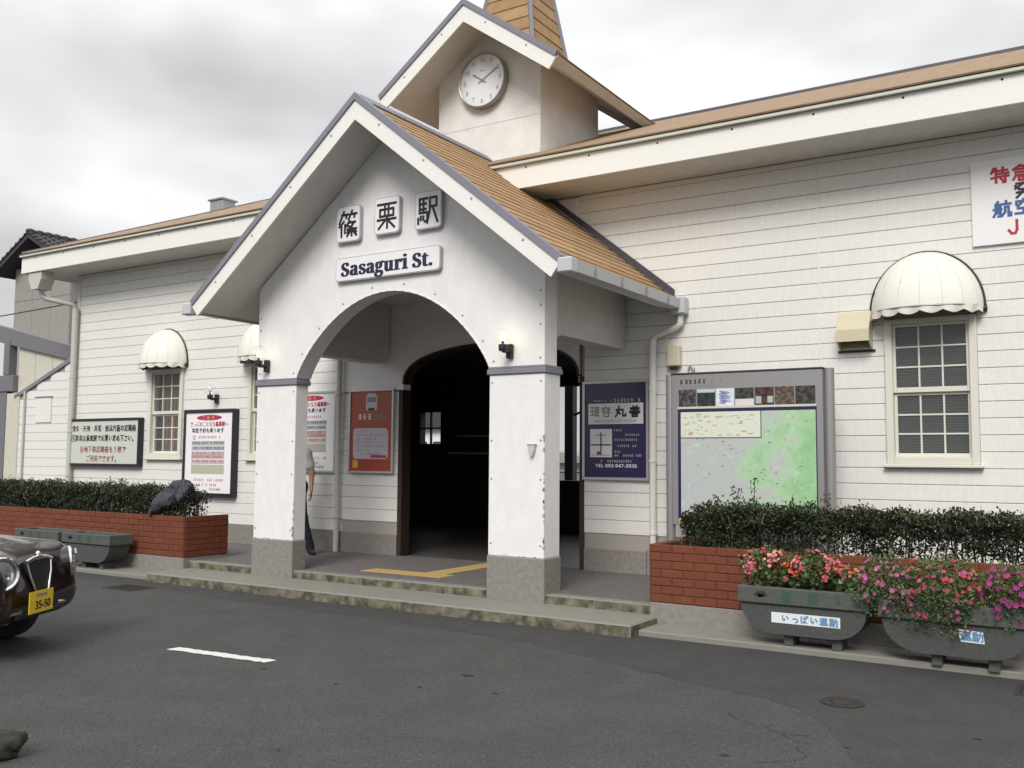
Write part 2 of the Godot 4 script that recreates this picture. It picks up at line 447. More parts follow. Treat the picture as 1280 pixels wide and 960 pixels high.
func rows(g: Geo, x0: float, x1: float, y: float, h: float, z: float, dense := 1.0) -> void:   # print too small to read: rows of short marks
	var x := x0
	while x < x1 - h * 0.5:
		var w := h * rng.randf_range(0.6, 0.95)
		if rng.randf() < 0.88 * dense:
			for k in 3:
				var yy := y - h * (0.12 + 0.33 * k) + rng.randf_range(-0.05, 0.05) * h
				var xa := x + w * rng.randf_range(0, 0.25)
				var xb := x + w * rng.randf_range(0.7, 1.0)
				g.quad(Vector3(xa, yy - h * 0.08, z), Vector3(xb, yy - h * 0.08, z), Vector3(xb, yy + h * 0.08, z), Vector3(xa, yy + h * 0.08, z))
			var xm := x + w * rng.randf_range(0.3, 0.6)
			g.quad(Vector3(xm, y - h, z + 0.0002), Vector3(xm + h * 0.15, y - h, z + 0.0002), Vector3(xm + h * 0.15, y, z + 0.0002), Vector3(xm, y, z + 0.0002))
		x += h * 1.02

func flat(parent: Node3D, called: String, x0: float, y0: float, x1: float, y1: float, z: float, material: Material) -> MeshInstance3D:
	var g := Geo.new()
	g.quad(Vector3(x0, y0, z), Vector3(x1, y0, z), Vector3(x1, y1, z), Vector3(x0, y1, z))
	return put(parent, called, g, material)

func letters(parent: Node3D, called: String, s: String, at: Vector3, size: float, material: Material, bold := false, serif := false, fit := 0.0, depth := 0.002, b := Basis()) -> MeshInstance3D:
	var sf := SystemFont.new()
	sf.font_names = PackedStringArray(["Droid Serif" if serif else "Droid Sans"])
	sf.font_weight = 700 if bold else 400
	var f := sf
	var m := TextMesh.new()
	m.font = f
	m.text = s
	m.font_size = 64
	m.pixel_size = size / 64.0
	m.depth = depth
	m.curve_step = 1.0
	var o := part(parent, called, m, material, Transform3D(b, at))
	if fit > 0.0:
		var w: float = m.get_aabb().size.x
		if w > 0.001:
			o.transform = Transform3D(b * Basis.from_scale(Vector3(fit / w, 1, 1)), at)
	return o

# ---------------------------------------------------------------- build
func _ready() -> void:
	rng.seed = 20100
	var cam := Camera3D.new()
	cam.name = "camera"
	cam.fov = 43.857
	cam.near = 0.05
	cam.far = 2000.0
	cam.transform = Transform3D(Basis(Vector3(0.8443, 0.0078, -0.53582), Vector3(0.03581, 0.99684, 0.07094), Vector3(0.53468, -0.07908, 0.84135)).orthonormalized(), Vector3(4.8465, 1.55, 10.5638))
	add_child(cam)
	cam.current = true
	var env := Environment.new()
	env.background_mode = Environment.BG_SKY
	var sky := Sky.new()
	var pan := PanoramaSkyMaterial.new()
	pan.panorama = make_sky()
	sky.sky_material = pan
	env.sky = sky
	env.tonemap_mode = Environment.TONE_MAPPER_LINEAR
	env.tonemap_exposure = 1.78
	env.sdfgi_enabled = true
	env.ssao_enabled = true
	env.ssil_enabled = true
	var we := WorldEnvironment.new()
	we.name = "world"
	we.environment = env
	add_child(we)
	var sun := DirectionalLight3D.new()
	sun.name = "sun"
	sun.light_energy = 0.5
	sun.light_color = Color(1.0, 0.985, 0.96)
	sun.light_angular_distance = 25.0
	sun.shadow_enabled = true
	sun.look_at_from_position(Vector3(2.5, 8.0, 9.0), Vector3.ZERO)
	add_child(sun)
	make_materials()

	ground()
	var b := thing("station_building", "long white weatherboarded station building with orange roofs, gabled porch and clock tower", "building")
	siding_wall(b)
	for i in WINS.size():
		window(b, WINS[i][0], WINS[i][1], WW, WH, i == 2)
	room(b)
	main_roof(b)
	porch(b)
	tower(b)
	background()
	pipes()
	boards()
	fittings()
	brick_planters()
	hedges()
	troughs()
	car()
	person()
	jacket()

# ---------------------------------------------------------------- implicit surfaces: tapered capsules joined smoothly, meshed as surface nets
class Field:
	var caps := []      # [a, b, ra, rb, squash in z]
	var boxes := []     # [centre, half, round]
	var cuts := []      # [centre, radius, half width]: cylinders along z taken away
	var k := 0.05
	func cap(a: Vector3, b: Vector3, ra: float, rb: float) -> void:
		caps.append([a, b, ra, rb])
	func bx(c: Vector3, h: Vector3, r: float) -> void:
		boxes.append([c, h, r])
	func d(p: Vector3) -> float:
		var s := 1e9
		for c in caps:
			var a: Vector3 = c[0]
			var ab: Vector3 = c[1] - a
			var t := clampf((p - a).dot(ab) / maxf(ab.length_squared(), 1e-9), 0.0, 1.0)
			var e: float = (p - a - ab * t).length() - lerpf(c[2], c[3], t)
			var h := maxf(k - absf(s - e), 0.0) / k
			s = minf(s, e) - h * h * k * 0.25
		for c in boxes:
			var q: Vector3 = (p - c[0]).abs() - c[1] + Vector3.ONE * c[2]
			var e: float = q.max(Vector3.ZERO).length() + minf(maxf(q.x, maxf(q.y, q.z)), 0.0) - c[2]
			var h := maxf(k - absf(s - e), 0.0) / k
			s = minf(s, e) - h * h * k * 0.25
		for c in cuts:
			var q: Vector3 = p - c[0]
			var e: float = maxf(Vector2(q.x, q.y).length() - c[1], absf(q.z) - c[2])
			s = maxf(s, -e)
		return s
	func mesh_into(g: Geo, lo: Vector3, hi: Vector3, cell: float) -> void:
		var nb := 4
		var n := Vector3i(((hi - lo) / (cell * nb)).ceil()) * nb
		var sx := n.x + 1
		var sy := n.y + 1
		var val := PackedFloat32Array()
		val.resize(sx * sy * (n.z + 1))
		val.fill(1e9)
		var vert := {}
		var cells := []
		for bz in range(0, n.z, nb):
			for by in range(0, n.y, nb):
				for bx_ in range(0, n.x, nb):
					var c := lo + Vector3(bx_ + 2, by + 2, bz + 2) * cell
					if absf(d(c)) > cell * nb * 1.05 + k * 0.3:
						continue
					for z in range(bz, bz + nb):
						for y in range(by, by + nb):
							for x in range(bx_, bx_ + nb):
								var pos := PackedFloat32Array()
								var neg := 0
								for i in 8:
									var ix := x + (i & 1)
									var iy := y + ((i >> 1) & 1)
									var iz := z + ((i >> 2) & 1)
									var at := (iz * sy + iy) * sx + ix
									if val[at] > 1e8:
										val[at] = d(lo + Vector3(ix, iy, iz) * cell)
									pos.append(val[at])
									if val[at] < 0.0: neg += 1
								if neg == 0 or neg == 8:
									continue
								var sum := Vector3.ZERO
								var cnt := 0
								for e in [[0, 1], [2, 3], [4, 5], [6, 7], [0, 2], [1, 3], [4, 6], [5, 7], [0, 4], [1, 5], [2, 6], [3, 7]]:
									var a: float = pos[e[0]]
									var b: float = pos[e[1]]
									if (a < 0.0) == (b < 0.0):
										continue
									var t := a / (a - b)
									var pa := Vector3(e[0] & 1, (e[0] >> 1) & 1, (e[0] >> 2) & 1)
									var pb := Vector3(e[1] & 1, (e[1] >> 1) & 1, (e[1] >> 2) & 1)
									sum += pa.lerp(pb, t)
									cnt += 1
								var p := lo + (Vector3(x, y, z) + sum / cnt) * cell
								var eps := cell * 0.5
								var nn := Vector3(d(p + Vector3(eps, 0, 0)) - d(p - Vector3(eps, 0, 0)), d(p + Vector3(0, eps, 0)) - d(p - Vector3(0, eps, 0)), d(p + Vector3(0, 0, eps)) - d(p - Vector3(0, 0, eps))).normalized()
								vert[Vector3i(x, y, z)] = [p, nn]
								cells.append(Vector3i(x, y, z))
		for c: Vector3i in cells:
			var a0: float = val[(c.z * sy + c.y) * sx + c.x]
			for ax in 3:
				var dv := Vector3i(int(ax == 0), int(ax == 1), int(ax == 2))
				var o := c + dv
				var a1: float = val[(o.z * sy + o.y) * sx + o.x]
				if (a0 < 0.0) == (a1 < 0.0):
					continue
				var u := Vector3i(int(ax == 1), int(ax == 2), int(ax == 0))
				var w := Vector3i(int(ax == 2), int(ax == 0), int(ax == 1))
				if not (vert.has(c - u) and vert.has(c - w) and vert.has(c - u - w)):
					continue
				var q := [vert[c], vert[c - u], vert[c - u - w], vert[c - w]]
				if a0 < 0.0:
					g.quads(q[0][0], q[1][0], q[2][0], q[3][0], q[0][1], q[1][1], q[2][1], q[3][1])
				else:
					g.quads(q[3][0], q[2][0], q[1][0], q[0][0], q[3][1], q[2][1], q[1][1], q[0][1])

# ---------------------------------------------------------------- sky
func make_sky() -> ImageTexture:
	var w := 1024
	var h := 512
	var im := Image.create(w, h, false, Image.FORMAT_RGBAF)
	var n1 := FastNoiseLite.new()
	n1.seed = 109
	n1.frequency = 1.1
	n1.fractal_octaves = 5
	n1.fractal_gain = 0.5
	n1.noise_type = FastNoiseLite.TYPE_SIMPLEX_SMOOTH
	for j in h:
		var el := PI * 0.5 - PI * (j + 0.5) / h
		for i in w:
			var c := Color(0.30, 0.29, 0.27)
			if el > -0.01:
				var az := TAU * (i + 0.5) / w
				var dir := Vector3(cos(el) * sin(az), sin(el), -cos(el) * cos(az))
				# clouds as a flat deck seen from below, so they grow finer towards the horizon
				var p := Vector3(dir.x, dir.y * 2.2, dir.z) * 1.6
				var cloud := exp(0.52 * n1.get_noise_3dv(p * 1.35 + Vector3(7.3, 0, 2.1)))
				var l := (1.0 + 1.3 * sin(maxf(el, 0.0))) / 2.3 * SKY_ZENITH * cloud
				c = Color(l * 0.985, l * 0.99, l * 1.015).lerp(Color(l, l, l), 0.2)
			im.set_pixel(i, j, c)
	return ImageTexture.create_from_image(im)

const SKY_ZENITH := 0.79

# ---------------------------------------------------------------- the station
const XA := -2.189          # axis of porch and tower
const PITCH := 0.168
const ROW0 := 2.335

func window(parent: Node3D, x0: float, y0: float, w: float, h: float, blind: bool) -> void:
	var win := put(parent, "window", Geo.new(), mt("cream"))
	var fr := Geo.new()
	var t := 0.055
	for s in [[x0 - 0.02, x0 + t], [x0 + w - t, x0 + w + 0.02]]:
		fr.span(Vector3(s[0], y0, -0.1), Vector3(s[1], y0 + h, 0.045), 0.006)
	fr.span(Vector3(x0 + t, y0 + h - t, -0.1), Vector3(x0 + w - t, y0 + h, 0.043), 0.006)
	fr.span(Vector3(x0 + t, y0, -0.1), Vector3(x0 + w - t, y0 + 0.075, 0.05), 0.006)
	win.mesh = fr.mesh()
	var sill := Geo.new()
	sill.span(Vector3(x0 - 0.05, y0 - 0.035, -0.02), Vector3(x0 + w + 0.05, y0, 0.075), 0.008)
	put(win, "sill", sill, mt("cream"))
	var gx0 := x0 + t
	var gx1 := x0 + w - t
	var ym := y0 + 0.49 * h
	var halves := [[y0 + 0.075, ym, -0.045], [ym, y0 + h - t, -0.012]]
	for k in 2:
		var lo: float = halves[k][0]
		var hi: float = halves[k][1]
		var z: float = halves[k][2]
		var sa := Geo.new()
		var r := 0.03
		sa.span(Vector3(gx0, lo, z - 0.018), Vector3(gx0 + r, hi, z + 0.018), 0.004)
		sa.span(Vector3(gx1 - r, lo, z - 0.018), Vector3(gx1, hi, z + 0.018), 0.004)
		sa.span(Vector3(gx0 + r, hi - r, z - 0.018), Vector3(gx1 - r, hi, z + 0.016), 0.004)
		sa.span(Vector3(gx0 + r, lo, z - 0.018), Vector3(gx1 - r, lo + (0.055 if k == 1 else 0.04), z + 0.016), 0.004)
		put(win, "sash", sa, mt("cream"))
		var a := gx0 + r
		var bw := (gx1 - r - a) / 3.0
		var l2 := lo + (0.055 if k == 1 else 0.04)
		var bh := (hi - r - l2) / 3.0
		for i in 2:
			var mu := Geo.new()
			mu.span(Vector3(a + bw * (i + 1) - 0.009, l2, z - 0.010), Vector3(a + bw * (i + 1) + 0.009, hi - r, z + 0.012), 0.003)
			put(win, "glazing_bar", mu, mt("cream"))
			var mv := Geo.new()
			mv.span(Vector3(a, l2 + bh * (i + 1) - 0.009, z - 0.008), Vector3(gx1 - r, l2 + bh * (i + 1) + 0.009, z + 0.010), 0.003)
			put(win, "glazing_bar", mv, mt("cream"))
		for i in 3:
			for j in 3:
				var pn := Geo.new()
				var pa := Vector3(a + bw * i + 0.004, l2 + bh * j + 0.004, z - 0.002)
				var pb := Vector3(a + bw * (i + 1) - 0.004, l2 + bh * (j + 1) - 0.004, z - 0.002)
				var tilt := rng.randf_range(-0.0015, 0.0015)
				pn.quad(pa, Vector3(pb.x, pa.y, pa.z + tilt), Vector3(pb.x, pb.y, pa.z + tilt), Vector3(pa.x, pb.y, pa.z))
				put(win, "pane", pn, mt("glass"))
	var bl := Geo.new()
	if blind:
		var y := y0 + 0.08
		while y < y0 + h - 0.06:
			bl.box(Vector3(x0 + w * 0.5, y, -0.12), Vector3(w - 0.14, 0.026, 0.002), Basis(Vector3.RIGHT, 0.9))
			y += 0.028
		put(win, "blind", bl, mt("blind"))
	else:
		for i in 16:
			var xx := x0 + 0.06 + (w - 0.12) * i / 16.0
			bl.box(Vector3(xx + 0.02, y0 + h * 0.5, -0.2 + 0.015 * (i % 2)), Vector3(0.05, h, 0.01), Basis(Vector3.UP, 0.5 * (1 if i % 2 else -1)))
		put(win, "curtain", bl, mt("curtain"))

func minus(iv: Array, a: float, b: float) -> Array:
	var r := []
	for s in iv:
		if b <= s[0] or a >= s[1]:
			r.append(s)
			continue
		if a > s[0] + 0.02: r.append([s[0], a])
		if b < s[1] - 0.02: r.append([b, s[1]])
	return r

const DOOR := [-3.73, -0.83]
const WINS := [[-9.268, 1.534], [-6.80, 1.534], [2.820, 1.534]]
const WW := 0.842
const WH := 1.515

func siding_wall(b: Node3D) -> void:
	# backing wall with real openings
	var base := Geo.new()
	var xs := [-11.487]
	for w in WINS: xs.append_array([w[0], w[0] + WW])
	var back := func(x0: float, x1: float, y0: float, y1: float) -> void:
		base.span(Vector3(x0, y0, -0.16), Vector3(x1, y1, -0.012))
	var prev := -11.487
	for w in [WINS[0], WINS[1], [DOOR[0], 0.0], WINS[2]]:
		var wd: float = WW if w[1] > 0.0 else DOOR[1] - DOOR[0]
		var top: float = 1.534 + WH if w[1] > 0.0 else 3.13
		back.call(prev, w[0], -0.05, 5.2)
		back.call(w[0], w[0] + wd, top, 5.2)
		if w[1] > 0.0: back.call(w[0], w[0] + wd, -0.05, w[1])
		prev = w[0] + wd
	back.call(prev, 9.0, -0.05, 5.2)
	put(b, "wall", base, mt("groove"))
	var cuts := [[-11.487, -8.381], [-8.381, -4.80], [-4.80, -0.86], [-0.86, 2.125], [2.125, 5.7], [5.7, 9.0]]
	for k in range(-12, 16):
		var y0 := ROW0 + PITCH * k
		var y1 := minf(y0 + PITCH, 4.92)
		for c in cuts:
			var iv := [[c[0], c[1]]]
			for w in WINS:
				var wy0: float = w[1]
				if y1 > wy0 + 0.0 and y0 < wy0 + WH:
					iv = minus(iv, w[0] - 0.02, w[0] + WW + 0.02)
			var in_porch: bool = c[0] == -4.80
			if y0 < 0.5 and (c[0] == -4.80 or c[0] == -0.86):
				continue
			if y0 > 2.45 and in_porch:
				continue
			if y0 < 3.1:
				iv = minus(iv, DOOR[0] - 0.04, DOOR[1] + 0.04)
			for s in iv:
				var g := Geo.new()
				var a: float = s[0] + 0.002
				var e: float = s[1] - 0.002
				var poly := PackedVector2Array([Vector2(-0.012, y0 + 0.003), Vector2(-0.004, y0 + 0.003), Vector2(0.0, y0 + 0.008), Vector2(0.0, y1 - 0.006), Vector2(-0.004, y1 - 0.002), Vector2(-0.012, y1 - 0.002)])
				g.prism(poly, -e, -a, Transform3D(Basis(Vector3.BACK, Vector3.UP, Vector3.LEFT), Vector3.ZERO))
				put(b, "siding_board", g, mt(["siding", "siding_b", "siding_c"][rng.randi() % 3]))
	# plain panel over the entrance, with its low arch, and the concrete plinths
	var pts := PackedVector2Array([Vector2(-4.798, 2.528), Vector2(-4.798, 4.9), Vector2(-0.862, 4.9), Vector2(-0.862, 2.528)])
	pts.append(Vector2(DOOR[1] - 0.04, 2.528))
	for i in 25:
		var t := PI * i / 24.0
		pts.append(Vector2((DOOR[0] + DOOR[1]) * 0.5 + 1.41 * cos(t), 2.62 + 0.50 * pow(sin(t), 0.8)))
	pts.append(Vector2(DOOR[0] + 0.04, 2.528))
	var g2 := Geo.new()
	g2.prism(pts, -0.16, 0.004)
	put(b, "entrance_arch_panel", g2, mt("panel"))
	for s in [[-4.86, DOOR[0] - 0.04, 0.485, 0.012], [DOOR[1] + 0.04, 0.05, 0.47, 0.012], [-11.5, -4.862, 0.50, 0.008], [0.052, 9.0, 0.50, 0.008]]:
		var g := Geo.new()
		g.span(Vector3(s[0], -0.05, -0.011), Vector3(s[1], s[2], s[3]), 0.006)
		put(b, "plinth", g, mt("concrete"))
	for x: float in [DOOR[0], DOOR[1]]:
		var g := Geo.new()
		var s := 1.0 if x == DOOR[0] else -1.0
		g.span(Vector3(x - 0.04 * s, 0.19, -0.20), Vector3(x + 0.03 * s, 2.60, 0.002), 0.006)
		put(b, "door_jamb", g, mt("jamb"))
	for x: float in [-11.487, -8.381, 2.125]:
		var g := Geo.new()
		if x < -11.0: g.span(Vector3(x - 0.02, 0, -0.2), Vector3(x + 0.06, 4.92, 0.014), 0.004)
		else: g.span(Vector3(x - 0.008, 0.5, -0.01), Vector3(x + 0.008, 4.92, 0.0035))
		put(b, "joint_strip" if x > -11.0 else "corner_trim", g, mt("cream" if x < -11.0 else "siding_b"))

func room(b: Node3D) -> void:
	var spans := [
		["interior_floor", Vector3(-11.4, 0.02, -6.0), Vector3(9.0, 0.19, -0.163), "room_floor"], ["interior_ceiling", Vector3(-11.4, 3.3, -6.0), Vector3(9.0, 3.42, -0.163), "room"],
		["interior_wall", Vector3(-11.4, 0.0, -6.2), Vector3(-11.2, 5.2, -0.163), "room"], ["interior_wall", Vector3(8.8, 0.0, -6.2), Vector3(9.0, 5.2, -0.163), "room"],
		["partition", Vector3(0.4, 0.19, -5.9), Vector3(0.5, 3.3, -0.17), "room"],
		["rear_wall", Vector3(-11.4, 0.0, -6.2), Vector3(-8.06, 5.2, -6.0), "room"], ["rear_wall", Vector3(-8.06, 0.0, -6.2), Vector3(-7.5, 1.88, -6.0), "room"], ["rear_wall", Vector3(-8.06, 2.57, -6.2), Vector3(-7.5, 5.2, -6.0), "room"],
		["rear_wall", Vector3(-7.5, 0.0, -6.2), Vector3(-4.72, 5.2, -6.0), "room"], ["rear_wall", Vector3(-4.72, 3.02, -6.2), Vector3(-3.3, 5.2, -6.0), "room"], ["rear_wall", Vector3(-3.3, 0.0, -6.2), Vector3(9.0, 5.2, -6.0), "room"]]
	for s in spans:
		var g := Geo.new()
		g.span(s[1], s[2])
		put(b, s[0], g, mt(s[3]))
	var bench := Geo.new()
	bench.span(Vector3(-3.0, 0.58, -5.6), Vector3(-0.6, 0.63, -5.15), 0.01)
	for x: float in [-2.8, -0.8]: bench.span(Vector3(x - 0.03, 0.19, -5.55), Vector3(x + 0.03, 0.58, -5.2))
	put(b, "waiting_bench", bench, mt("jamb"))
	var gate := Geo.new()
	gate.span(Vector3(-4.9, 0.19, -5.7), Vector3(-3.0, 1.16, -5.45), 0.02)
	put(b, "ticket_barrier", gate, mt("black"))
	for s in [[-7.0, -5.6, 2.02], [-7.2, -6.2, 1.66]]:
		var sh := Geo.new()
		sh.span(Vector3(s[0], s[2], -5.99), Vector3(s[1], s[2] + 0.035, -5.85), 0.005)
		put(b, "counter_shelf", sh, mt("sign_white"))
	# brown lining round the arched head of the doorway
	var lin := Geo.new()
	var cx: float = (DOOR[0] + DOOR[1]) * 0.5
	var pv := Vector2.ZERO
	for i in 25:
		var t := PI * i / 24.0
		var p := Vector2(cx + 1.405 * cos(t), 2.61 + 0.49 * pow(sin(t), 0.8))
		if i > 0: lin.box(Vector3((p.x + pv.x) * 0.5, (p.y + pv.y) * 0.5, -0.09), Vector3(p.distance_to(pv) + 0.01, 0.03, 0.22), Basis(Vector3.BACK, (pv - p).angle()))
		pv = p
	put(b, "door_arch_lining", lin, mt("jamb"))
	var bars := Geo.new()
	bars.span(Vector3(-7.8, 1.88, -6.06), Vector3(-7.76, 2.57, -6.02))
	bars.span(Vector3(-8.06, 2.2, -6.06), Vector3(-7.5, 2.23, -6.02))
	put(b, "rear_window_bar", bars, mt("black"))

func arch_profile() -> Array:
	var r := []
	for i in 41:
		var u := -1.0 + 2.0 * i / 40.0
		u = sin(u * PI * 0.5)
		r.append(Vector2(XA + 1.419 * u, 2.527 + 0.955 * pow(maxf(1.0 - u * u, 0.0), 0.82)))
	return r

func porch(b: Node3D) -> void:
	var xl := -4.286
	var xr := -0.092
	var w := 0.6775
	var zf := 2.172
	# gable wall with the arch
	var top := 5.32
	var pts := PackedVector2Array([Vector2(xl, 2.528), Vector2(xl, 5.30 - 0.8 * (XA - xl) + 0.05), Vector2(XA, 5.36), Vector2(xr, 5.30 - 0.8 * (xr - XA) + 0.05), Vector2(xr, 2.528)])
	var ar := arch_profile()
	for i in ar.size(): pts.append(ar[ar.size() - 1 - i])
	var g := Geo.new()
	g.prism(pts, zf - 0.25, zf)
	var gw := put(b, "porch_gable_wall", g, mt("panel"))
	var rim := Geo.new()
	for i in range(1, ar.size() - 1):
		var p: Vector2 = ar[i]
		var q: Vector2 = ar[i + 1]
		rim.box(Vector3((p.x + q.x) * 0.5, (p.y + q.y) * 0.5 - 0.004, zf + 0.002), Vector3(p.distance_to(q) + 0.006, 0.014, 0.012), Basis(Vector3.BACK, (q - p).angle()))
	put(gw, "arch_edging", rim, mt("sign_white"))
	var sc := Geo.new()
	for i in range(2, 39, 4):
		var p: Vector2 = ar[i]
		var o := (p - Vector2(XA, 2.3)).normalized() * 0.07
		sc.lathe([Vector2(0.0, 0.006), Vector2(0.012, 0.003), Vector2(0.013, 0.0)], 8, Transform3D(Basis(Vector3.RIGHT, PI / 2), Vector3(p.x + o.x, p.y + o.y, zf)))
	for y: float in [2.6, 2.95, 3.15, 3.3]:
		for x: float in [xl + 0.04, xr - 0.05]:
			sc.lathe([Vector2(0.0, 0.006), Vector2(0.012, 0.003), Vector2(0.013, 0.0)], 8, Transform3D(Basis(Vector3.RIGHT, PI / 2), Vector3(x, y, zf)))
	var scp := put(gw, "screw_heads", sc, mt("steel"))
	scp.set_meta("kind", "stuff")
	# columns
	for k in 2:
		var x0: float = xl if k == 0 else xr - w
		var d := 0.21 if k == 0 else 0.323
		var sh := Geo.new()
		sh.span(Vector3(x0, 0.552, zf - d), Vector3(x0 + w, 2.442, zf), 0.006)
		var col := put(b, "porch_column", sh, mt("panel"))
		var cp := Geo.new()
		cp.span(Vector3(x0 - 0.023, 2.442, zf - d - 0.023), Vector3(x0 + w + 0.023, 2.500, zf + 0.023), 0.008)
		cp.span(Vector3(x0 - 0.012, 2.500, zf - d - 0.012), Vector3(x0 + w + 0.012, 2.5275, zf + 0.012), 0.004)
		put(col, "capital", cp, mt("trim"))
		var bs := Geo.new()
		bs.span(Vector3(x0 - 0.011, 0.10, zf - d - 0.011), Vector3(x0 + w + 0.011, 0.552, zf + 0.011), 0.008)
		put(col, "column_base", bs, mt("concrete"))
		var s2 := Geo.new()
		for y: float in [0.68, 1.35, 1.75, 2.36]:
			for x: float in [x0 + 0.035, x0 + w - 0.04]:
				s2.lathe([Vector2(0.0, 0.006), Vector2(0.011, 0.003), Vector2(0.012, 0.0)], 8, Transform3D(Basis(Vector3.RIGHT, PI / 2), Vector3(x, y, zf)))
		put(col, "screw_heads", s2, mt("steel")).set_meta("kind", "stuff")
		# paint chipped off the corner and along the foot of the shaft
		var ch := Geo.new()
		for i in 9 + 14 * k:
			var y := rng.randf_range(0.6, 1.9) if k == 1 else rng.randf_range(0.56, 1.0)
			var hh := rng.randf_range(0.012, 0.045)
			var ww := rng.randf_range(0.006, 0.022)
			var xe := x0 + w
			ch.box(Vector3(xe - ww * 0.5 + 0.002, y, zf - ww * 0.5 + 0.003), Vector3(ww, hh, ww), Basis(Vector3.BACK, rng.randf_range(-0.15, 0.15)))
		for i in 7:
			var x := rng.randf_range(x0 + 0.02, x0 + w - 0.05)
			ch.box(Vector3(x, 0.560, zf - 0.002), Vector3(rng.randf_range(0.015, 0.05), rng.randf_range(0.008, 0.022), 0.008))
		put(col, "chipped_paint", ch, mt("sign_edge")).set_meta("kind", "stuff")
	# side beams with rounded ends, ceiling
	for s: float in [-1.0, 1.0]:
		var p := PackedVector2Array()   # (z, y)
		p.append(Vector2(1.93, 4.0))
		p.append(Vector2(1.93, 2.53))
		p.append(Vector2(1.86, 2.53))
		for i in 9:
			var t := PI * 0.5 * i / 8.0
			p.append(Vector2(1.86 - 0.28 * (1.0 - cos(t)), 2.62 + 0.28 * sin(t)))
		for i in 6:
			var t := PI * 0.5 * i / 5.0
			p.append(Vector2(0.16 - 0.12 * sin(t), 2.90 + 0.12 * (1.0 - cos(t))))
		p.append(Vector2(0.04, 4.0))
		var gb := Geo.new()
		var x0 := XA + s * 1.985
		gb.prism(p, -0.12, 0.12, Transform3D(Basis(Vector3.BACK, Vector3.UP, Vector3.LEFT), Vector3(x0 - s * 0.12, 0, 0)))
		put(b, "porch_side_beam", gb, mt("beam"))
	var ce := Geo.new()
	ce.span(Vector3(XA - 1.86, 3.75, 0.01), Vector3(XA + 1.86, 3.80, 1.92))
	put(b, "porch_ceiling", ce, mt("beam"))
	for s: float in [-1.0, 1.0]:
		var fg := Geo.new()  # dark flashing strip, its colour also standing in for the shadow under the eaves
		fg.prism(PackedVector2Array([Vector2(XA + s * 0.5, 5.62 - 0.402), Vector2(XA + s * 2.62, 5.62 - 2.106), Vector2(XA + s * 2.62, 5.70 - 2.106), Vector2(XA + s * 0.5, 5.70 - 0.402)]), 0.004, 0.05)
		put(b, "flashing_with_eave_shade", fg, mt("dark_trim"))
	gable_roof(b, "porch_roof", 5.5935, 0.804, 2.647, -0.35, 2.79, 0.152, "shingle")

func gable_roof(b: Node3D, called: String, yo: float, slope: float, hw: float, z0: float, z1: float, pitch: float, mat: String, thick := 0.20) -> void:
	var al := atan(slope)
	var roof := put(b, called, Geo.new(), mt("soffit"))
	var deck := Geo.new()
	for s: float in [-1.0, 1.0]:
		# deck: from the top face down, closed underneath by the soffit
		var p := PackedVector2Array([Vector2(XA, yo - 0.03), Vector2(XA + s * hw, yo - 0.03 - slope * hw), Vector2(XA + s * (hw - 0.10), yo - slope * (hw - 0.10) - thick), Vector2(XA, yo - thick - 0.03)])
		deck.prism(p, z0, z1 - 0.032)
	roof.mesh = deck.mesh()
	for s: float in [-1.0, 1.0]:
		var len := hw / cos(al)
		var rows_n := int(ceil(len / pitch))
		for i in rows_n:
			var c := (i + 0.5) * pitch
			if c + pitch * 0.5 > len: c = len - pitch * 0.5
			var dn := Vector3(s * cos(al), -sin(al), 0)
			var nn := Vector3(s * sin(al), cos(al), 0)
			var g := Geo.new()
			var bb := Basis(dn, nn, dn.cross(nn)) * Basis(Vector3.BACK, 0.055)
			# the course is laid in short lengths so that its lower edge is a little uneven
			var z := z0
			while z < z1 - 0.05:
				var l := minf(rng.randf_range(0.28, 0.34), z1 - 0.02 - z)
				g.box(Vector3(XA, yo, z + l * 0.5) + dn * (c + rng.randf_range(-0.003, 0.003)) + nn * (-0.012 + rng.randf_range(-0.001, 0.001)), Vector3(pitch * 1.08, 0.016, l - 0.004), bb)
				z += l
			put(roof, "shingle_course", g, mt("%s%d" % [mat, rng.randi() % 4]))
		# bargeboards front (and rear), with the dark metal edging on top
		for f in 2:
			var zz := z1 if f == 0 else z0
			if f == 1 and called == "porch_roof":
				continue
			var dz := 0.03
			var bp := PackedVector2Array([Vector2(XA, yo - 0.062), Vector2(XA + s * (hw - 0.02), yo - 0.062 - slope * (hw - 0.02)), Vector2(XA + s * (hw - 0.125), yo - 0.287 - slope * (hw - 0.125) + 0.012), Vector2(XA, yo - 0.287)])
			var gb := Geo.new()
			gb.prism(bp, zz - dz, zz)
			var bo := put(roof, "bargeboard", gb, mt("fascia"))
			var sc := Geo.new()
			var k := 0.35
			while k < hw - 0.15:
				sc.lathe([Vector2(0.0, 0.006), Vector2(0.014, 0.003), Vector2(0.015, 0.0)], 8, Transform3D(Basis(Vector3.RIGHT, PI / 2), Vector3(XA + s * k, yo - 0.13 - slope * k, zz)))
				k += 0.62
			put(roof, "screw_heads", sc, mt("steel")).set_meta("kind", "stuff")
			var tp := PackedVector2Array([Vector2(XA, yo + 0.022), Vector2(XA + s * hw, yo + 0.022 - slope * hw), Vector2(XA + s * (hw - 0.03), yo - 0.062 - slope * (hw - 0.03)), Vector2(XA, yo - 0.062)])
			var gt := Geo.new()
			gt.prism(tp, zz - 0.09, zz + 0.02)
			put(roof, "roof_edging", gt, mt("trim"))
	var rg := Geo.new()
	rg.prism(PackedVector2Array([Vector2(XA - 0.11, yo - 0.075), Vector2(XA, yo + 0.03), Vector2(XA + 0.11, yo - 0.075), Vector2(XA, yo + 0.0)]), z0, z1 - 0.09)
	put(roof, "ridge_cap", rg, mt("trim"))

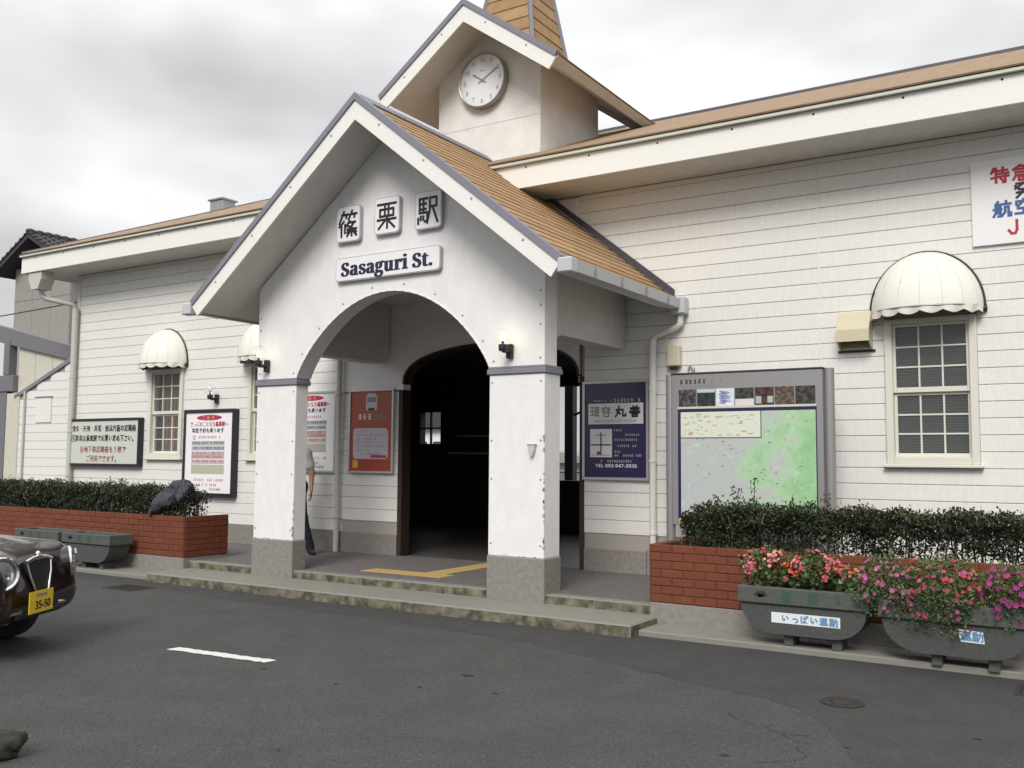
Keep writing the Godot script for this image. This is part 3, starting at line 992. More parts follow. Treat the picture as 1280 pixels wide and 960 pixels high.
func tower(b: Node3D) -> void:
	var x0 := -3.014
	var x1 := -1.364
	var z0 := -1.484
	var z1 := 0.15
	var p := PackedVector2Array([Vector2(x0, 5.2), Vector2(x0, 6.80), Vector2(XA, 7.40), Vector2(x1, 6.80), Vector2(x1, 5.2)])
	var g := Geo.new()
	g.prism(p, z0, z1)
	var t := put(b, "clock_tower", g, mt("tower"))
	var sm := Geo.new()
	sm.span(Vector3(x0 + 0.02, 6.055, z1 - 0.004), Vector3(x1 - 0.01, 6.061, z1 + 0.002))
	put(t, "panel_joint", sm, mt("sign_edge"))
	var fl := Geo.new()
	fl.prism(PackedVector2Array([Vector2(0.15, 5.50), Vector2(0.15, 5.60), Vector2(-1.484, 6.29), Vector2(-1.484, 6.19)]), -0.006, 0.006, Transform3D(Basis(Vector3.BACK, Vector3.UP, Vector3.LEFT), Vector3(x1, 0, 0)))
	put(t, "flashing", fl, mt("tower"))
	gable_roof(b, "tower_roof", 7.545, 0.722, 1.42, -2.30, 0.75, 0.16, "main_shingle", 0.17)
	# spire: four faces laid in overlapping courses, grey hips
	var zc := -0.67
	var y := 6.9
	var k := 0
	var sp := put(b, "spire", Geo.new(), mt("main_shingle3"))
	var core := Geo.new()
	var hw := func(yy: float) -> float: return 0.33 + (8.2 - yy) * 0.16
	var yt := 10.2
	for i in 4:
		var a := PI * 0.25 + PI * 0.5 * i
		var c := PI * 0.25 + PI * 0.5 * (i + 1)
		var r: float = hw.call(6.8) * sqrt(2.0) - 0.03
		core.tri(Vector3(XA + cos(c) * r, 6.8, zc + sin(c) * r), Vector3(XA + cos(a) * r, 6.8, zc + sin(a) * r), Vector3(XA, yt, zc))
	sp.mesh = core.mesh()
	while y < 10.0:
		var h0: float = hw.call(y) + 0.012
		var h1: float = hw.call(y + 0.20)
		for i in 4:
			var gg := Geo.new()
			var q := Basis(Vector3.UP, PI * 0.5 * i)
			var o := Vector3(XA, 0, zc)
			var e := 0.022
			gg.quad(o + q * Vector3(-h0, y, h0), o + q * Vector3(h0, y, h0), o + q * Vector3(h1, y + 0.20, h1), o + q * Vector3(-h1, y + 0.20, h1))
			gg.quad(o + q * Vector3(-h0 + e, y, h0 - e), o + q * Vector3(h0 - e, y, h0 - e), o + q * Vector3(h0, y, h0), o + q * Vector3(-h0, y, h0))
			put(sp, "spire_course", gg, mt("shingle%d" % (rng.randi() % 4)))
			var hp := Geo.new()
			hp.box(o + q * Vector3((h0 + h1) * 0.5, y + 0.1, (h0 + h1) * 0.5), Vector3(0.055, 0.205, 0.055), Basis(q * Vector3(1, 0, -1).normalized(), -0.21) * Basis(Vector3.UP, PI * 0.25 + PI * 0.5 * i), 0.006)
			put(sp, "hip_cap", hp, mt("trim"))
		y += 0.188
		k += 1

func main_roof(b: Node3D) -> void:
	var xe := -12.27
	var s := 0.42
	var ye := 5.262
	var ze := 0.75
	var zr := -3.7
	var yr := ye + s * (ze - zr)
	var a := 1.0
	var xr := xe + a * (ze - zr)
	var xR := 9.0
	var roof := put(b, "roof", Geo.new(), mt("soffit"))
	var g := Geo.new()
	var A := Vector3(xe, ye, ze)
	var B := Vector3(xR, ye, ze)
	var Cc := Vector3(xR, yr, zr)
	var D := Vector3(xr, yr, zr)
	var zb := zr - (ze - zr) * 0.75
	var yb := yr - s * (zr - zb)
	g.quad(A, B, Cc, D)
	g.quad(Vector3(xR, yb, zb), Vector3(xe + 0.6, yb, zb), D, Cc)
	g.tri(Vector3(xe + 0.6, yb, zb), A, D)
	g.quad(A - Vector3(0, 0.05, 0), D - Vector3(0, 0.05, 0), Cc - Vector3(0, 0.05, 0), B - Vector3(0, 0.05, 0))
	g.tri(B, Vector3(xR, yb, zb), Cc)
	roof.mesh = g.mesh()
	var al := atan(s)
	var n := Vector3(0, cos(al), sin(al))
	var dn := Vector3(0, -sin(al), cos(al))
	var pitch := 0.22
	var total := (ze - zr) / cos(al)
	var k := 0
	while (k + 1) * pitch < total:
		var m := (k + 0.5) * pitch
		var c := Vector3(0, ye, ze) - dn * m + n * 0.012
		var left := xe + a * (ze - c.z) + 0.05
		var gg := Geo.new()
		var x := left
		while x < xR - 0.05:
			var l := minf(rng.randf_range(0.85, 0.95), xR - x)
			gg.box(Vector3(x + l * 0.5, c.y + rng.randf_range(-0.002, 0.002), c.z), Vector3(l - 0.004, 0.018, pitch * 1.08), Basis(Vector3.RIGHT, al) * Basis(Vector3.RIGHT, 0.04))
			x += l
		put(roof, "shingle_course", gg, mt("main_shingle%d" % (rng.randi() % 4)))
		k += 1
	var rc := Geo.new()
	rc.tube([D, Cc], 0.07, 8)
	rc.tube([A + Vector3(0.05, 0.02, -0.05), D], 0.045, 8)
	put(roof, "ridge_cap", rc, mt("dark_trim"))
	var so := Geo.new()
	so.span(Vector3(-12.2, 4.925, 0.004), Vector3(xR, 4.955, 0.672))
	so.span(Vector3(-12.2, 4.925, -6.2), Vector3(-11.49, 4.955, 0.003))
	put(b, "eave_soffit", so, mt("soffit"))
	var fa := Geo.new()
	fa.span(Vector3(-12.219, 4.915, 0.672), Vector3(xR, 5.209, 0.70), 0.004)
	var fo := put(b, "eave_fascia", fa, mt("fascia"))
	var fe := Geo.new()
	fe.span(Vector3(-12.245, 4.915, -6.4), Vector3(-12.222, 5.209, 0.69), 0.004)
	put(b, "eave_fascia", fe, mt("fascia"))
	var lp := Geo.new()
	lp.span(Vector3(-12.24, 5.2125, 0.66), Vector3(xR, 5.252, 0.745), 0.006)
	put(b, "gutter_lip", lp, mt("lip"))
	var dk := Geo.new()
	dk.span(Vector3(-12.25, 5.254, 0.64), Vector3(xR, 5.268, 0.752))
	put(b, "drip_edge", dk, mt("dark_trim"))
	var sc := Geo.new()
	var x := -11.8
	while x < xR:
		sc.lathe([Vector2(0.0, 0.008), Vector2(0.012, 0.004), Vector2(0.013, 0.0)], 8, Transform3D(Basis(Vector3.RIGHT, PI / 2), Vector3(x, 5.17, 0.70)))
		x += 0.88
	put(fo, "screw_heads", sc, mt("jamb")).set_meta("kind", "stuff")
	# end and rear walls
	var ew := Geo.new()
	ew.span(Vector3(-11.487, 0, -6.2), Vector3(-11.40, 4.92, -0.2))
	put(b, "end_wall", ew, mt("siding"))
	var ch := Geo.new()
	ch.span(Vector3(-11.42, 6.55, -3.25), Vector3(-11.02, 7.02, -2.9), 0.01)
	ch.span(Vector3(-11.46, 7.02, -3.29), Vector3(-10.98, 7.06, -2.86), 0.01)
	put(roof, "roof_vent", ch, mt("steel"))

# ---------------------------------------------------------------- ground
func sheet(poly: Array, y: float) -> Geo:
	var g := Geo.new()
	var p := PackedVector2Array(poly)
	var idx := Geometry2D.triangulate_polygon(p)
	for i in range(0, idx.size(), 3):
		g.ft(Vector3(p[idx[i]].x, y, p[idx[i]].y), Vector3(p[idx[i + 1]].x, y, p[idx[i + 1]].y), Vector3(p[idx[i + 2]].x, y, p[idx[i + 2]].y), Vector3.UP)
	return g

func ground() -> void:
	var g := Geo.new()
	g.quad(Vector3(-600, 0, 600), Vector3(600, 0, 600), Vector3(600, 0, -600), Vector3(-600, 0, -600))
	structure("road", g, mt("asphalt"), "grey worn asphalt forecourt in front of the station", "road")
	# newer strip of asphalt along the kerb, with a ragged edge
	var edge := [Vector2(-14, 2.75), Vector2(-6.37, 3.01), Vector2(-3.66, 3.26), Vector2(-1.19, 3.33), Vector2(0.37, 3.49), Vector2(1.3, 3.75), Vector2(2.16, 4.08), Vector2(2.7, 4.22), Vector2(3.09, 4.4), Vector2(3.35, 4.72), Vector2(3.56, 5.15), Vector2(3.9, 5.9), Vector2(4.3, 7.2), Vector2(6.5, 8.0), Vector2(12, 8.2)]
	var poly := []
	for i in edge.size() - 1:
		var a: Vector2 = edge[i]
		var c: Vector2 = edge[i + 1]
		var m := int(ceil(a.distance_to(c) / 0.09))
		for k in m:
			poly.append(a.lerp(c, float(k) / m) + Vector2(rng.randf_range(-0.012, 0.012), rng.randf_range(-0.02, 0.02)))
	poly.append(edge[-1])
	poly.append_array([Vector2(12, 2.3), Vector2(-14, 2.3)])
	structure("asphalt_strip", sheet(poly, 0.0015), mt("asphalt_new"), "darker resurfaced strip of asphalt along the kerb", "road")
	# step, platform, ledges
	var st := Geo.new()
	st.span(Vector3(-5.46, -0.05, 2.0), Vector3(1.17, 0.1074, 2.814), 0.012)
	structure("lower_step", st, mt("kerb"), "long pale concrete step running along the front of the porch", "step")
	var ri := Geo.new()
	ri.quad(Vector3(-5.45, 0.002, 2.8165), Vector3(1.16, 0.002, 2.8165), Vector3(1.16, 0.092, 2.8165), Vector3(-5.45, 0.092, 2.8165))
	ri.quad(Vector3(1.1725, 0.002, 2.80), Vector3(1.1725, 0.002, 2.05), Vector3(1.1725, 0.092, 2.05), Vector3(1.1725, 0.092, 2.80))
	structure("step_riser", ri, mt("riser"), "stained mossy front face of the long lower step", "step")
	var pl := Geo.new()
	pl.span(Vector3(-11.6, -0.05, -0.2), Vector3(1.09, 0.185, 2.04))
	pl.span(Vector3(1.09, -0.05, -0.2), Vector3(9.0, 0.10, 2.0))
	structure("porch_floor", pl, mt("paving"), "reddish grey paved floor under the station porch", "pavement")
	var pt := Geo.new()
	pt.span(Vector3(-11.6, 0.1852, -0.011), Vector3(1.088, 0.1967, 2.0))
	structure("porch_paving", pt, mt("paving"), "reddish grey paving laid across the porch floor", "pavement")
	# kerb stones along the platform's edge, one by one
	var kb := thing("kerb", "row of stained concrete kerb stones edging the porch floor above the step", "kerb")
	var x := -5.52
	while x < 1.08:
		var l := minf(0.6, 1.085 - x)
		var k := Geo.new()
		k.span(Vector3(x + 0.003, 0.02, 2.002), Vector3(x + l - 0.003, 0.1975, 2.149), 0.01)
		var o := put(kb, "kerb_stone", k, mt("kerb"))
		var f := Geo.new()
		f.quad(Vector3(x + 0.012, 0.108, 2.1515), Vector3(x + l - 0.012, 0.108, 2.1515), Vector3(x + l - 0.012, 0.187, 2.1515), Vector3(x + 0.012, 0.187, 2.1515))
		put(o, "stained_face", f, mt("riser"))
		x += l
	kb.set_meta("kind", "structure")
	var le := Geo.new()
	le.span(Vector3(1.18, -0.05, 2.0), Vector3(9.0, 0.05, 2.68), 0.008)
	structure("ledge", le, mt("kerb"), "low concrete ledge under the right brick planter and troughs", "kerb")
	var l2 := Geo.new()
	l2.span(Vector3(-13.0, -0.05, 2.0), Vector3(-5.47, 0.05, 2.72), 0.008)
	structure("ledge", l2, mt("kerb"), "low concrete ledge under the left brick planter", "kerb")
	# painted dash
	var d := []
	for i in 24: d.append(Vector2(-1.70 + i * 0.0445, 5.435 - 0.10 * i / 24.0 + rng.randf_range(-0.012, 0.012)))
	for i in 24: d.append(Vector2(-0.66 - i * 0.0445, 5.225 + 0.10 * i / 24.0 + rng.randf_range(-0.012, 0.012)))
	structure("road_marking", sheet(d, 0.004), mt("road_paint"), "short worn white dash painted on the asphalt", "road marking")
	# oil spots and dark patches scattered over the forecourt
	var sp := Geo.new()
	for i in 20:
		var c := Vector2(rng.randf_range(-3.5, 4.5), rng.randf_range(4.4, 9.0))
		var r := rng.randf_range(0.006, 0.020) * (1.0 if rng.randf() < 0.85 else 1.8)
		var prev := Vector3.ZERO
		var first := Vector3.ZERO
		for k in 10:
			var t := TAU * k / 9.0
			var rr := r * rng.randf_range(0.5, 1.3)
			var p := Vector3(c.x + cos(t) * rr * 1.6, 0.0049, c.y + sin(t) * rr)
			if k == 0: first = p
			elif k == 9: sp.ft(Vector3(c.x, 0.0049, c.y), prev, first, Vector3.UP)
			else: sp.ft(Vector3(c.x, 0.0049, c.y), prev, p, Vector3.UP)
			prev = p
	var so := structure("asphalt_stains", sp, mt("stain"), "small dark oil spots and chips scattered over the asphalt", "road")
	so.set_meta("kind", "stuff")
	# cracks in the older asphalt by the resurfaced strip, and near the camera
	var cr := Geo.new()
	for w in [[Vector2(2.75, 4.75), 0.9, 12], [Vector2(3.0, 4.9), 0.3, 9], [Vector2(3.3, 5.2), 1.2, 10], [Vector2(-3.0, 3.9), 0.1, 14]]:
		var p: Vector2 = w[0]
		var ang: float = w[1]
		for i in w[2]:
			var q := p + Vector2(cos(ang), sin(ang)) * rng.randf_range(0.03, 0.08)
			var e := (q - p).orthogonal().normalized() * rng.randf_range(0.001, 0.003)
			cr.fq(Vector3(p.x - e.x, 0.0047, p.y - e.y), Vector3(q.x - e.x, 0.0047, q.y - e.y), Vector3(q.x + e.x, 0.0047, q.y + e.y), Vector3(p.x + e.x, 0.0047, p.y + e.y), Vector3.UP)
			p = q
			ang += rng.randf_range(-0.55, 0.55)
	structure("asphalt_cracks", cr, mt("stain"), "thin dark cracks wandering through the older asphalt", "road").set_meta("kind", "stuff")
	# tactile paving on the porch floor
	var tp := thing("tactile_paving", "worn yellow tactile guide tiles on the porch floor before the dark doorway", "paving")
	var spots := []
	for i in 4: spots.append(Vector3(-2.78 + 0.30 * i, 0, 1.56))
	for i in 7: spots.append(Vector3(-2.03, 0, 1.26 - 0.30 * i))
	var tm := Geo.new()
	tm.span(Vector3(-0.148, 0.0, -0.148), Vector3(0.148, 0.007, 0.148), 0.002)
	for i in 5:
		for j in 5:
			tm.lathe([Vector2(0.0, 0.012), Vector2(0.009, 0.0115), Vector2(0.014, 0.0065)], 8, Transform3D(Basis(), Vector3(-0.11 + 0.055 * i, 0, -0.11 + 0.055 * j)))
	var tmesh := tm.mesh()
	for s in spots:
		part(tp, "tactile_tile", tmesh, mt("tactile"), Transform3D(Basis(), s + Vector3(0, 0.1968, 0)))
	# manhole cover and drain grates
	var mh := thing("manhole_cover", "small round iron valve cover set in the asphalt at the right", "manhole cover", Vector3(3.282, 0.0, 4.1))
	var rg := Geo.new()
	rg.lathe([Vector2(0.135, 0.0), Vector2(0.135, 0.011), Vector2(0.118, 0.011), Vector2(0.118, 0.004)], 32, Transform3D())
	put(mh, "rim", rg, mt("iron"))
	var cv := Geo.new()
	cv.lathe([Vector2(0.116, 0.002), Vector2(0.116, 0.009), Vector2(0.0, 0.010)], 32, Transform3D())
	for i in 12:
		var t := TAU * i / 12
		cv.box(Vector3(cos(t) * 0.075, 0.011, sin(t) * 0.075), Vector3(0.02, 0.005, 0.02))
	put(mh, "lid", cv, mt("iron"))
	grate(Vector3(-5.12, 0.0, 3.32), 0.50, 0.36, "rusty rectangular drain grate in the road before the left planter")
	grate(Vector3(4.42, 0.0, 3.05), 0.45, 0.36, "brown iron drain grate at the right edge below the petunia trough")
	# weathered block in the near left corner
	var rk := thing("stone_block", "weathered dark stone lump in the near left corner of the road", "stone", Vector3(-0.02, 0.0, 7.75))
	var fl := Field.new()
	fl.k = 0.06
	for i in 9:
		fl.cap(Vector3(rng.randf_range(-0.12, 0.06), rng.randf_range(0.0, 0.09), rng.randf_range(-0.08, 0.12)), Vector3(rng.randf_range(-0.12, 0.06), rng.randf_range(0.0, 0.07), rng.randf_range(-0.08, 0.12)), 0.045, 0.035)
	var gk := Geo.new()
	fl.mesh_into(gk, Vector3(-0.3, -0.08, -0.25), Vector3(0.25, 0.22, 0.3), 0.014)
	var rn := FastNoiseLite.new()
	rn.frequency = 9.0
	for i in gk.v.size(): gk.v[i] += gk.n[i] * rn.get_noise_3dv(gk.v[i]) * 0.05
	gk.renormal()
	put(rk, "stone", gk, mt("rock"))

func grate(at: Vector3, w: float, d: float, label: String) -> void:
	var t := thing("drain_grate", label, "drain grate", at, 0.0, "drain grates in the road")
	var f := Geo.new()
	f.span(Vector3(-w / 2, 0.001, -d / 2), Vector3(w / 2, 0.009, -d / 2 + 0.03))
	f.span(Vector3(-w / 2, 0.001, d / 2 - 0.03), Vector3(w / 2, 0.009, d / 2))
	f.span(Vector3(-w / 2, 0.001, -d / 2 + 0.03), Vector3(-w / 2 + 0.03, 0.009, d / 2 - 0.03))
	f.span(Vector3(w / 2 - 0.03, 0.001, -d / 2 + 0.03), Vector3(w / 2, 0.009, d / 2 - 0.03))
	put(t, "frame", f, mt("iron"))
	var pit := Geo.new()
	pit.span(Vector3(-w / 2 + 0.03, 0.0049, -d / 2 + 0.03), Vector3(w / 2 - 0.03, 0.0055, d / 2 - 0.03))
	put(t, "pit", pit, mt("black"))
	var n := int(w / 0.045)
	for i in n:
		var g := Geo.new()
		var x := -w / 2 + 0.045 + i * (w - 0.09) / (n - 1)
		g.span(Vector3(x - 0.009, 0.004, -d / 2 + 0.03), Vector3(x + 0.009, 0.0085, d / 2 - 0.03))
		put(t, "bar", g, mt("iron"))

# ---------------------------------------------------------------- behind and beside the station
func background() -> void:
	# lower annex wall with a sloping top, cream stair enclosure above it, canopy
	var an := thing("annex", "low white boarded annex wall with a sloping top left of the station corner", "building", Vector3(0, 0, -0.42))
	var y := 0.5
	var top := func(x: float) -> float: return 3.45 + (x + 12.24) * 0.367
	var bw := Geo.new()
	bw.prism(PackedVector2Array([Vector2(-14.0, 0), Vector2(-11.5, 0), Vector2(-11.5, top.call(-11.5)), Vector2(-14.0, top.call(-14.0))]), -0.15, -0.012)
	put(an, "wall", bw, mt("groove"))
	for k in 22:
		var y0 := 0.0 + PITCH * k
		var y1 := y0 + PITCH
		var xl := -14.0
		if top.call(xl) < y1: xl = -12.24 + (y1 - 3.45) / 0.367
		if xl > -11.6: continue
		var g := Geo.new()
		g.span(Vector3(xl, y0 + 0.003, -0.011), Vector3(-11.5, y1 - 0.003, 0.0))
		put(an, "siding_board", g, mt(["siding", "siding_b", "siding_c"][rng.randi() % 3]))
	var tr := Geo.new()
	tr.prism(PackedVector2Array([Vector2(-14.15, top.call(-14.15) - 0.05), Vector2(-11.5, top.call(-11.5) - 0.05), Vector2(-11.5, top.call(-11.5) + 0.03), Vector2(-14.15, top.call(-14.15) + 0.03)]), -0.17, 0.03)
	put(an, "sloping_trim", tr, mt("trim"))
	var ha := Geo.new()
	ha.span(Vector3(-13.39, 2.21, 0.002), Vector3(-12.87, 2.70, 0.022), 0.005)
	put(an, "hatch", ha, mt("siding"))
	var hf := Geo.new()
	hf.span(Vector3(-13.41, 2.70, 0.002), Vector3(-12.85, 2.73, 0.03))
	put(an, "hatch_top", hf, mt("trim"))
	var co := Geo.new()
	co.tube([Vector3(-13.76, 0, 0.04), Vector3(-13.76, 2.85, 0.04)], 0.022, 8)
	put(an, "conduit", co, mt("pipe"))

	var cp := thing("footbridge_canopy", "dark grey canopy with cream panels at the left edge beyond the station corner", "canopy", Vector3(0, 0, -0.55))
	var rf := Geo.new()
	rf.prism(PackedVector2Array([Vector2(-20, 4.90), Vector2(-14.8, 3.90), Vector2(-11.6, 3.28), Vector2(-11.6, 3.52), Vector2(-14.8, 4.24), Vector2(-20, 5.30)]), -0.12, 0.08)
	put(cp, "roof", rf, mt("canopy"))
	var px := [-14.32, -13.72, -13.12, -12.52, -11.75]
	for i in 4:
		var g := Geo.new()
		var a: float = px[i] + 0.006
		var c: float = px[i + 1] - 0.006
		var t0 := func(x: float) -> float: return 3.44 + (x + 12.24) * 0.367 + 0.02
		var u0 := func(x: float) -> float: return 3.95 - (x + 14.8) * 0.203
		if u0.call(c) - 0.01 < t0.call(c):
			c = a + 0.4
		g.prism(PackedVector2Array([Vector2(a, t0.call(a)), Vector2(c, minf(t0.call(c), u0.call(c) - 0.01)), Vector2(c, u0.call(c)), Vector2(a, u0.call(a))]), -0.03, 0.0)
		put(cp, "cream_panel", g, mt("canopy_cream"))
	var bm := Geo.new()
	bm.span(Vector3(-20, 2.87, -0.10), Vector3(-14.3, 3.21, 0.12), 0.01)
	put(cp, "lower_beam", bm, mt("canopy"))
	for s in [[-14.62, 3.22, 3.97, 0.10], [-16.9, 3.22, 3.97, 0.10], [-14.75, 0.0, 2.86, 0.20], [-17.2, 0.0, 2.86, 0.20]]:
		var g := Geo.new()
		g.span(Vector3(s[0] - s[3], s[1], -0.08), Vector3(s[0] + s[3], s[2], 0.10), 0.008)
		put(cp, "post", g, mt("canopy"))
	var bp := Geo.new()
	bp.span(Vector3(-14.42, 0, -0.06), Vector3(-13.98, 2.82, 0.16), 0.01)
	put(cp, "beige_post", bp, mt("canopy_cream"))
	var bk := Geo.new()
	bk.span(Vector3(-20, 0, -0.30), Vector3(-14.43, 2.86, -0.22))
	put(cp, "dark_screen", bk, mt("canopy"))

	# two storey house behind, dark hipped tile roof
	var ho := thing("grey_house", "narrow tall grey panelled house with a dark tiled gable roof behind the station's left end", "house", Vector3(0, 0, -6.0))
	var xa := -24.13
	var xb := -21.2
	var xm := -22.70
	for i in 3:
		var g := Geo.new()
		g.span(Vector3(xa + i * 0.977 + 0.006, 0, -0.2), Vector3(xa + (i + 1) * 0.977 - 0.006, 7.36, 0.0), 0.006)
		put(ho, "wall_panel", g, mt("house_wall"))
	var wl := Geo.new()
	wl.prism(PackedVector2Array([Vector2(xa, 0), Vector2(xb, 0), Vector2(xb, 7.36), Vector2(xm, 8.08), Vector2(xa, 7.36)]), -7.0, -0.205)
	put(ho, "wall", wl, mt("house_wall"))
	var jn := Geo.new()
	jn.span(Vector3(xa, 6.32, -0.01), Vector3(xb, 6.35, 0.006))
	put(ho, "floor_band", jn, mt("trim"))
	var rr := Geo.new()
	var yo := 8.27
	rr.prism(PackedVector2Array([Vector2(xm, yo), Vector2(xm + 1.85, yo - 1.0), Vector2(xm + 1.85, yo - 1.15), Vector2(xm, yo - 0.15), Vector2(xm - 1.85, yo - 1.15), Vector2(xm - 1.85, yo - 1.0)]), -8.0, 0.5)
	var hr := put(ho, "roof", rr, mt("house_roof"))
	for s: float in [-1.0, 1.0]:
		for i in 8:
			var c := 0.12 + i * 0.225
			var g := Geo.new()
			var p := Vector3(xm + s * c, yo - 0.5405 * c + 0.02, 0)
			g.box(p + Vector3(0, 0, -3.75), Vector3(0.26, 0.035, 8.56), Basis(Vector3.BACK, -s * 0.495))
			for k in 30: g.ball(p + Vector3(0, 0.01, 0.48 - k * 0.28), Vector3(0.12, 0.05, 0.08), 3)
			put(hr, "tile_course", g, mt("house_roof"))
	var rd := Geo.new()
	for k in 30: rd.ball(Vector3(xm, yo + 0.05, 0.42 - k * 0.28), Vector3(0.11, 0.09, 0.17), 4)
	put(hr, "ridge_tiles", rd, mt("house_roof"))
	# overhead cable
	var cb := Geo.new()
	var pts := []
	for i in 13:
		var t := i / 12.0
		pts.append(Vector3(-30, 4.75, -1.4).lerp(Vector3(-11.47, 4.47, -0.12), t) - Vector3(0, 0.5 * t * (1.0 - t), 0))
	cb.tube(pts, 0.012, 6)
	var co2 := put(self, numbered("overhead_cable"), cb, mt("black"))
	tag(co2, "thin black overhead cable running from the left to the station corner", "cable")
	# beyond the tracks, seen through the building
	var pf := Geo.new()
	pf.span(Vector3(-30, 0, -16), Vector3(12, 0.9, -10.5), 0.02)
	structure("far_platform", pf, mt("concrete"), "concrete platform beyond the building, seen through the doorway", "platform")
	var po := thing("platform_post", "dark steel post with a cross arm seen through the gap right of the porch column", "post", Vector3(-5.95, 0, -9.0))
	var pg := Geo.new()
	pg.span(Vector3(-0.11, 0, -0.11), Vector3(0.11, 5.5, 0.11), 0.01)
	put(po, "shaft", pg, mt("black"))
	var pa := Geo.new()
	pa.span(Vector3(-0.9, 3.35, -0.05), Vector3(0.9, 3.45, 0.05))
	pa.tube([Vector3(0.1, 2.6, 0), Vector3(0.7, 2.85, 0)], 0.03, 6)
	put(po, "cross_arm", pa, mt("black"))
	var sp := [[-23.0, 3.05, 3.2, 7.0, "white house with brown windows far behind the station, seen through its rear window"], [-12.6, 1.45, 2.0, 4.0, "low white shed with grey door beyond the tracks, right of the post"]]
	for i in 2:
		var s: Array = sp[i]
		var h := thing("far_house", s[4], "house", Vector3(s[0], 0.0, -26.0 if i == 0 else -20.0))
		var w: float = s[3]
		var ht: float = s[1]
		var g := Geo.new()
		g.span(Vector3(-w / 2, 0, -4), Vector3(w / 2, ht, 0))
		put(h, "wall", g, mt("panel"))
		var r := Geo.new()
		r.prism(PackedVector2Array([Vector2(-w / 2 - 0.4, ht), Vector2(w / 2 + 0.4, ht), Vector2(0, ht + (1.0 if i == 0 else 0.45))]), -4.3, 0.4)
		put(h, "roof", r, mt("house_roof" if i == 0 else "house_wall"))
		for k in 6:
			var x := -w / 2 + w * (k + 0.5) / 6.0
			var wf := Geo.new()
			wf.span(Vector3(x - w * 0.055, ht * 0.35, 0.0), Vector3(x + w * 0.055, ht * 0.78, 0.06), 0.01)
			var wo := put(h, "window", wf, mt("jamb"))
			var gp := Geo.new()
			gp.span(Vector3(x - w * 0.045, ht * 0.38, 0.061), Vector3(x + w * 0.045, ht * 0.75, 0.066))
			put(wo, "pane", gp, mt("trim"))

# ---------------------------------------------------------------- gutters and pipes
func bracket(t: Node3D, at: Vector3, r: float, m: String) -> void:
	var g := Geo.new()
	g.lathe([Vector2(r, -0.018), Vector2(r + 0.012, -0.018), Vector2(r + 0.012, 0.018), Vector2(r, 0.018)], 12, Transform3D(Basis(), at))
	g.span(at + Vector3(-0.012, -0.012, -at.z + 0.001), at + Vector3(0.012, 0.012, -r))
	put(t, "bracket", g, mt(m))

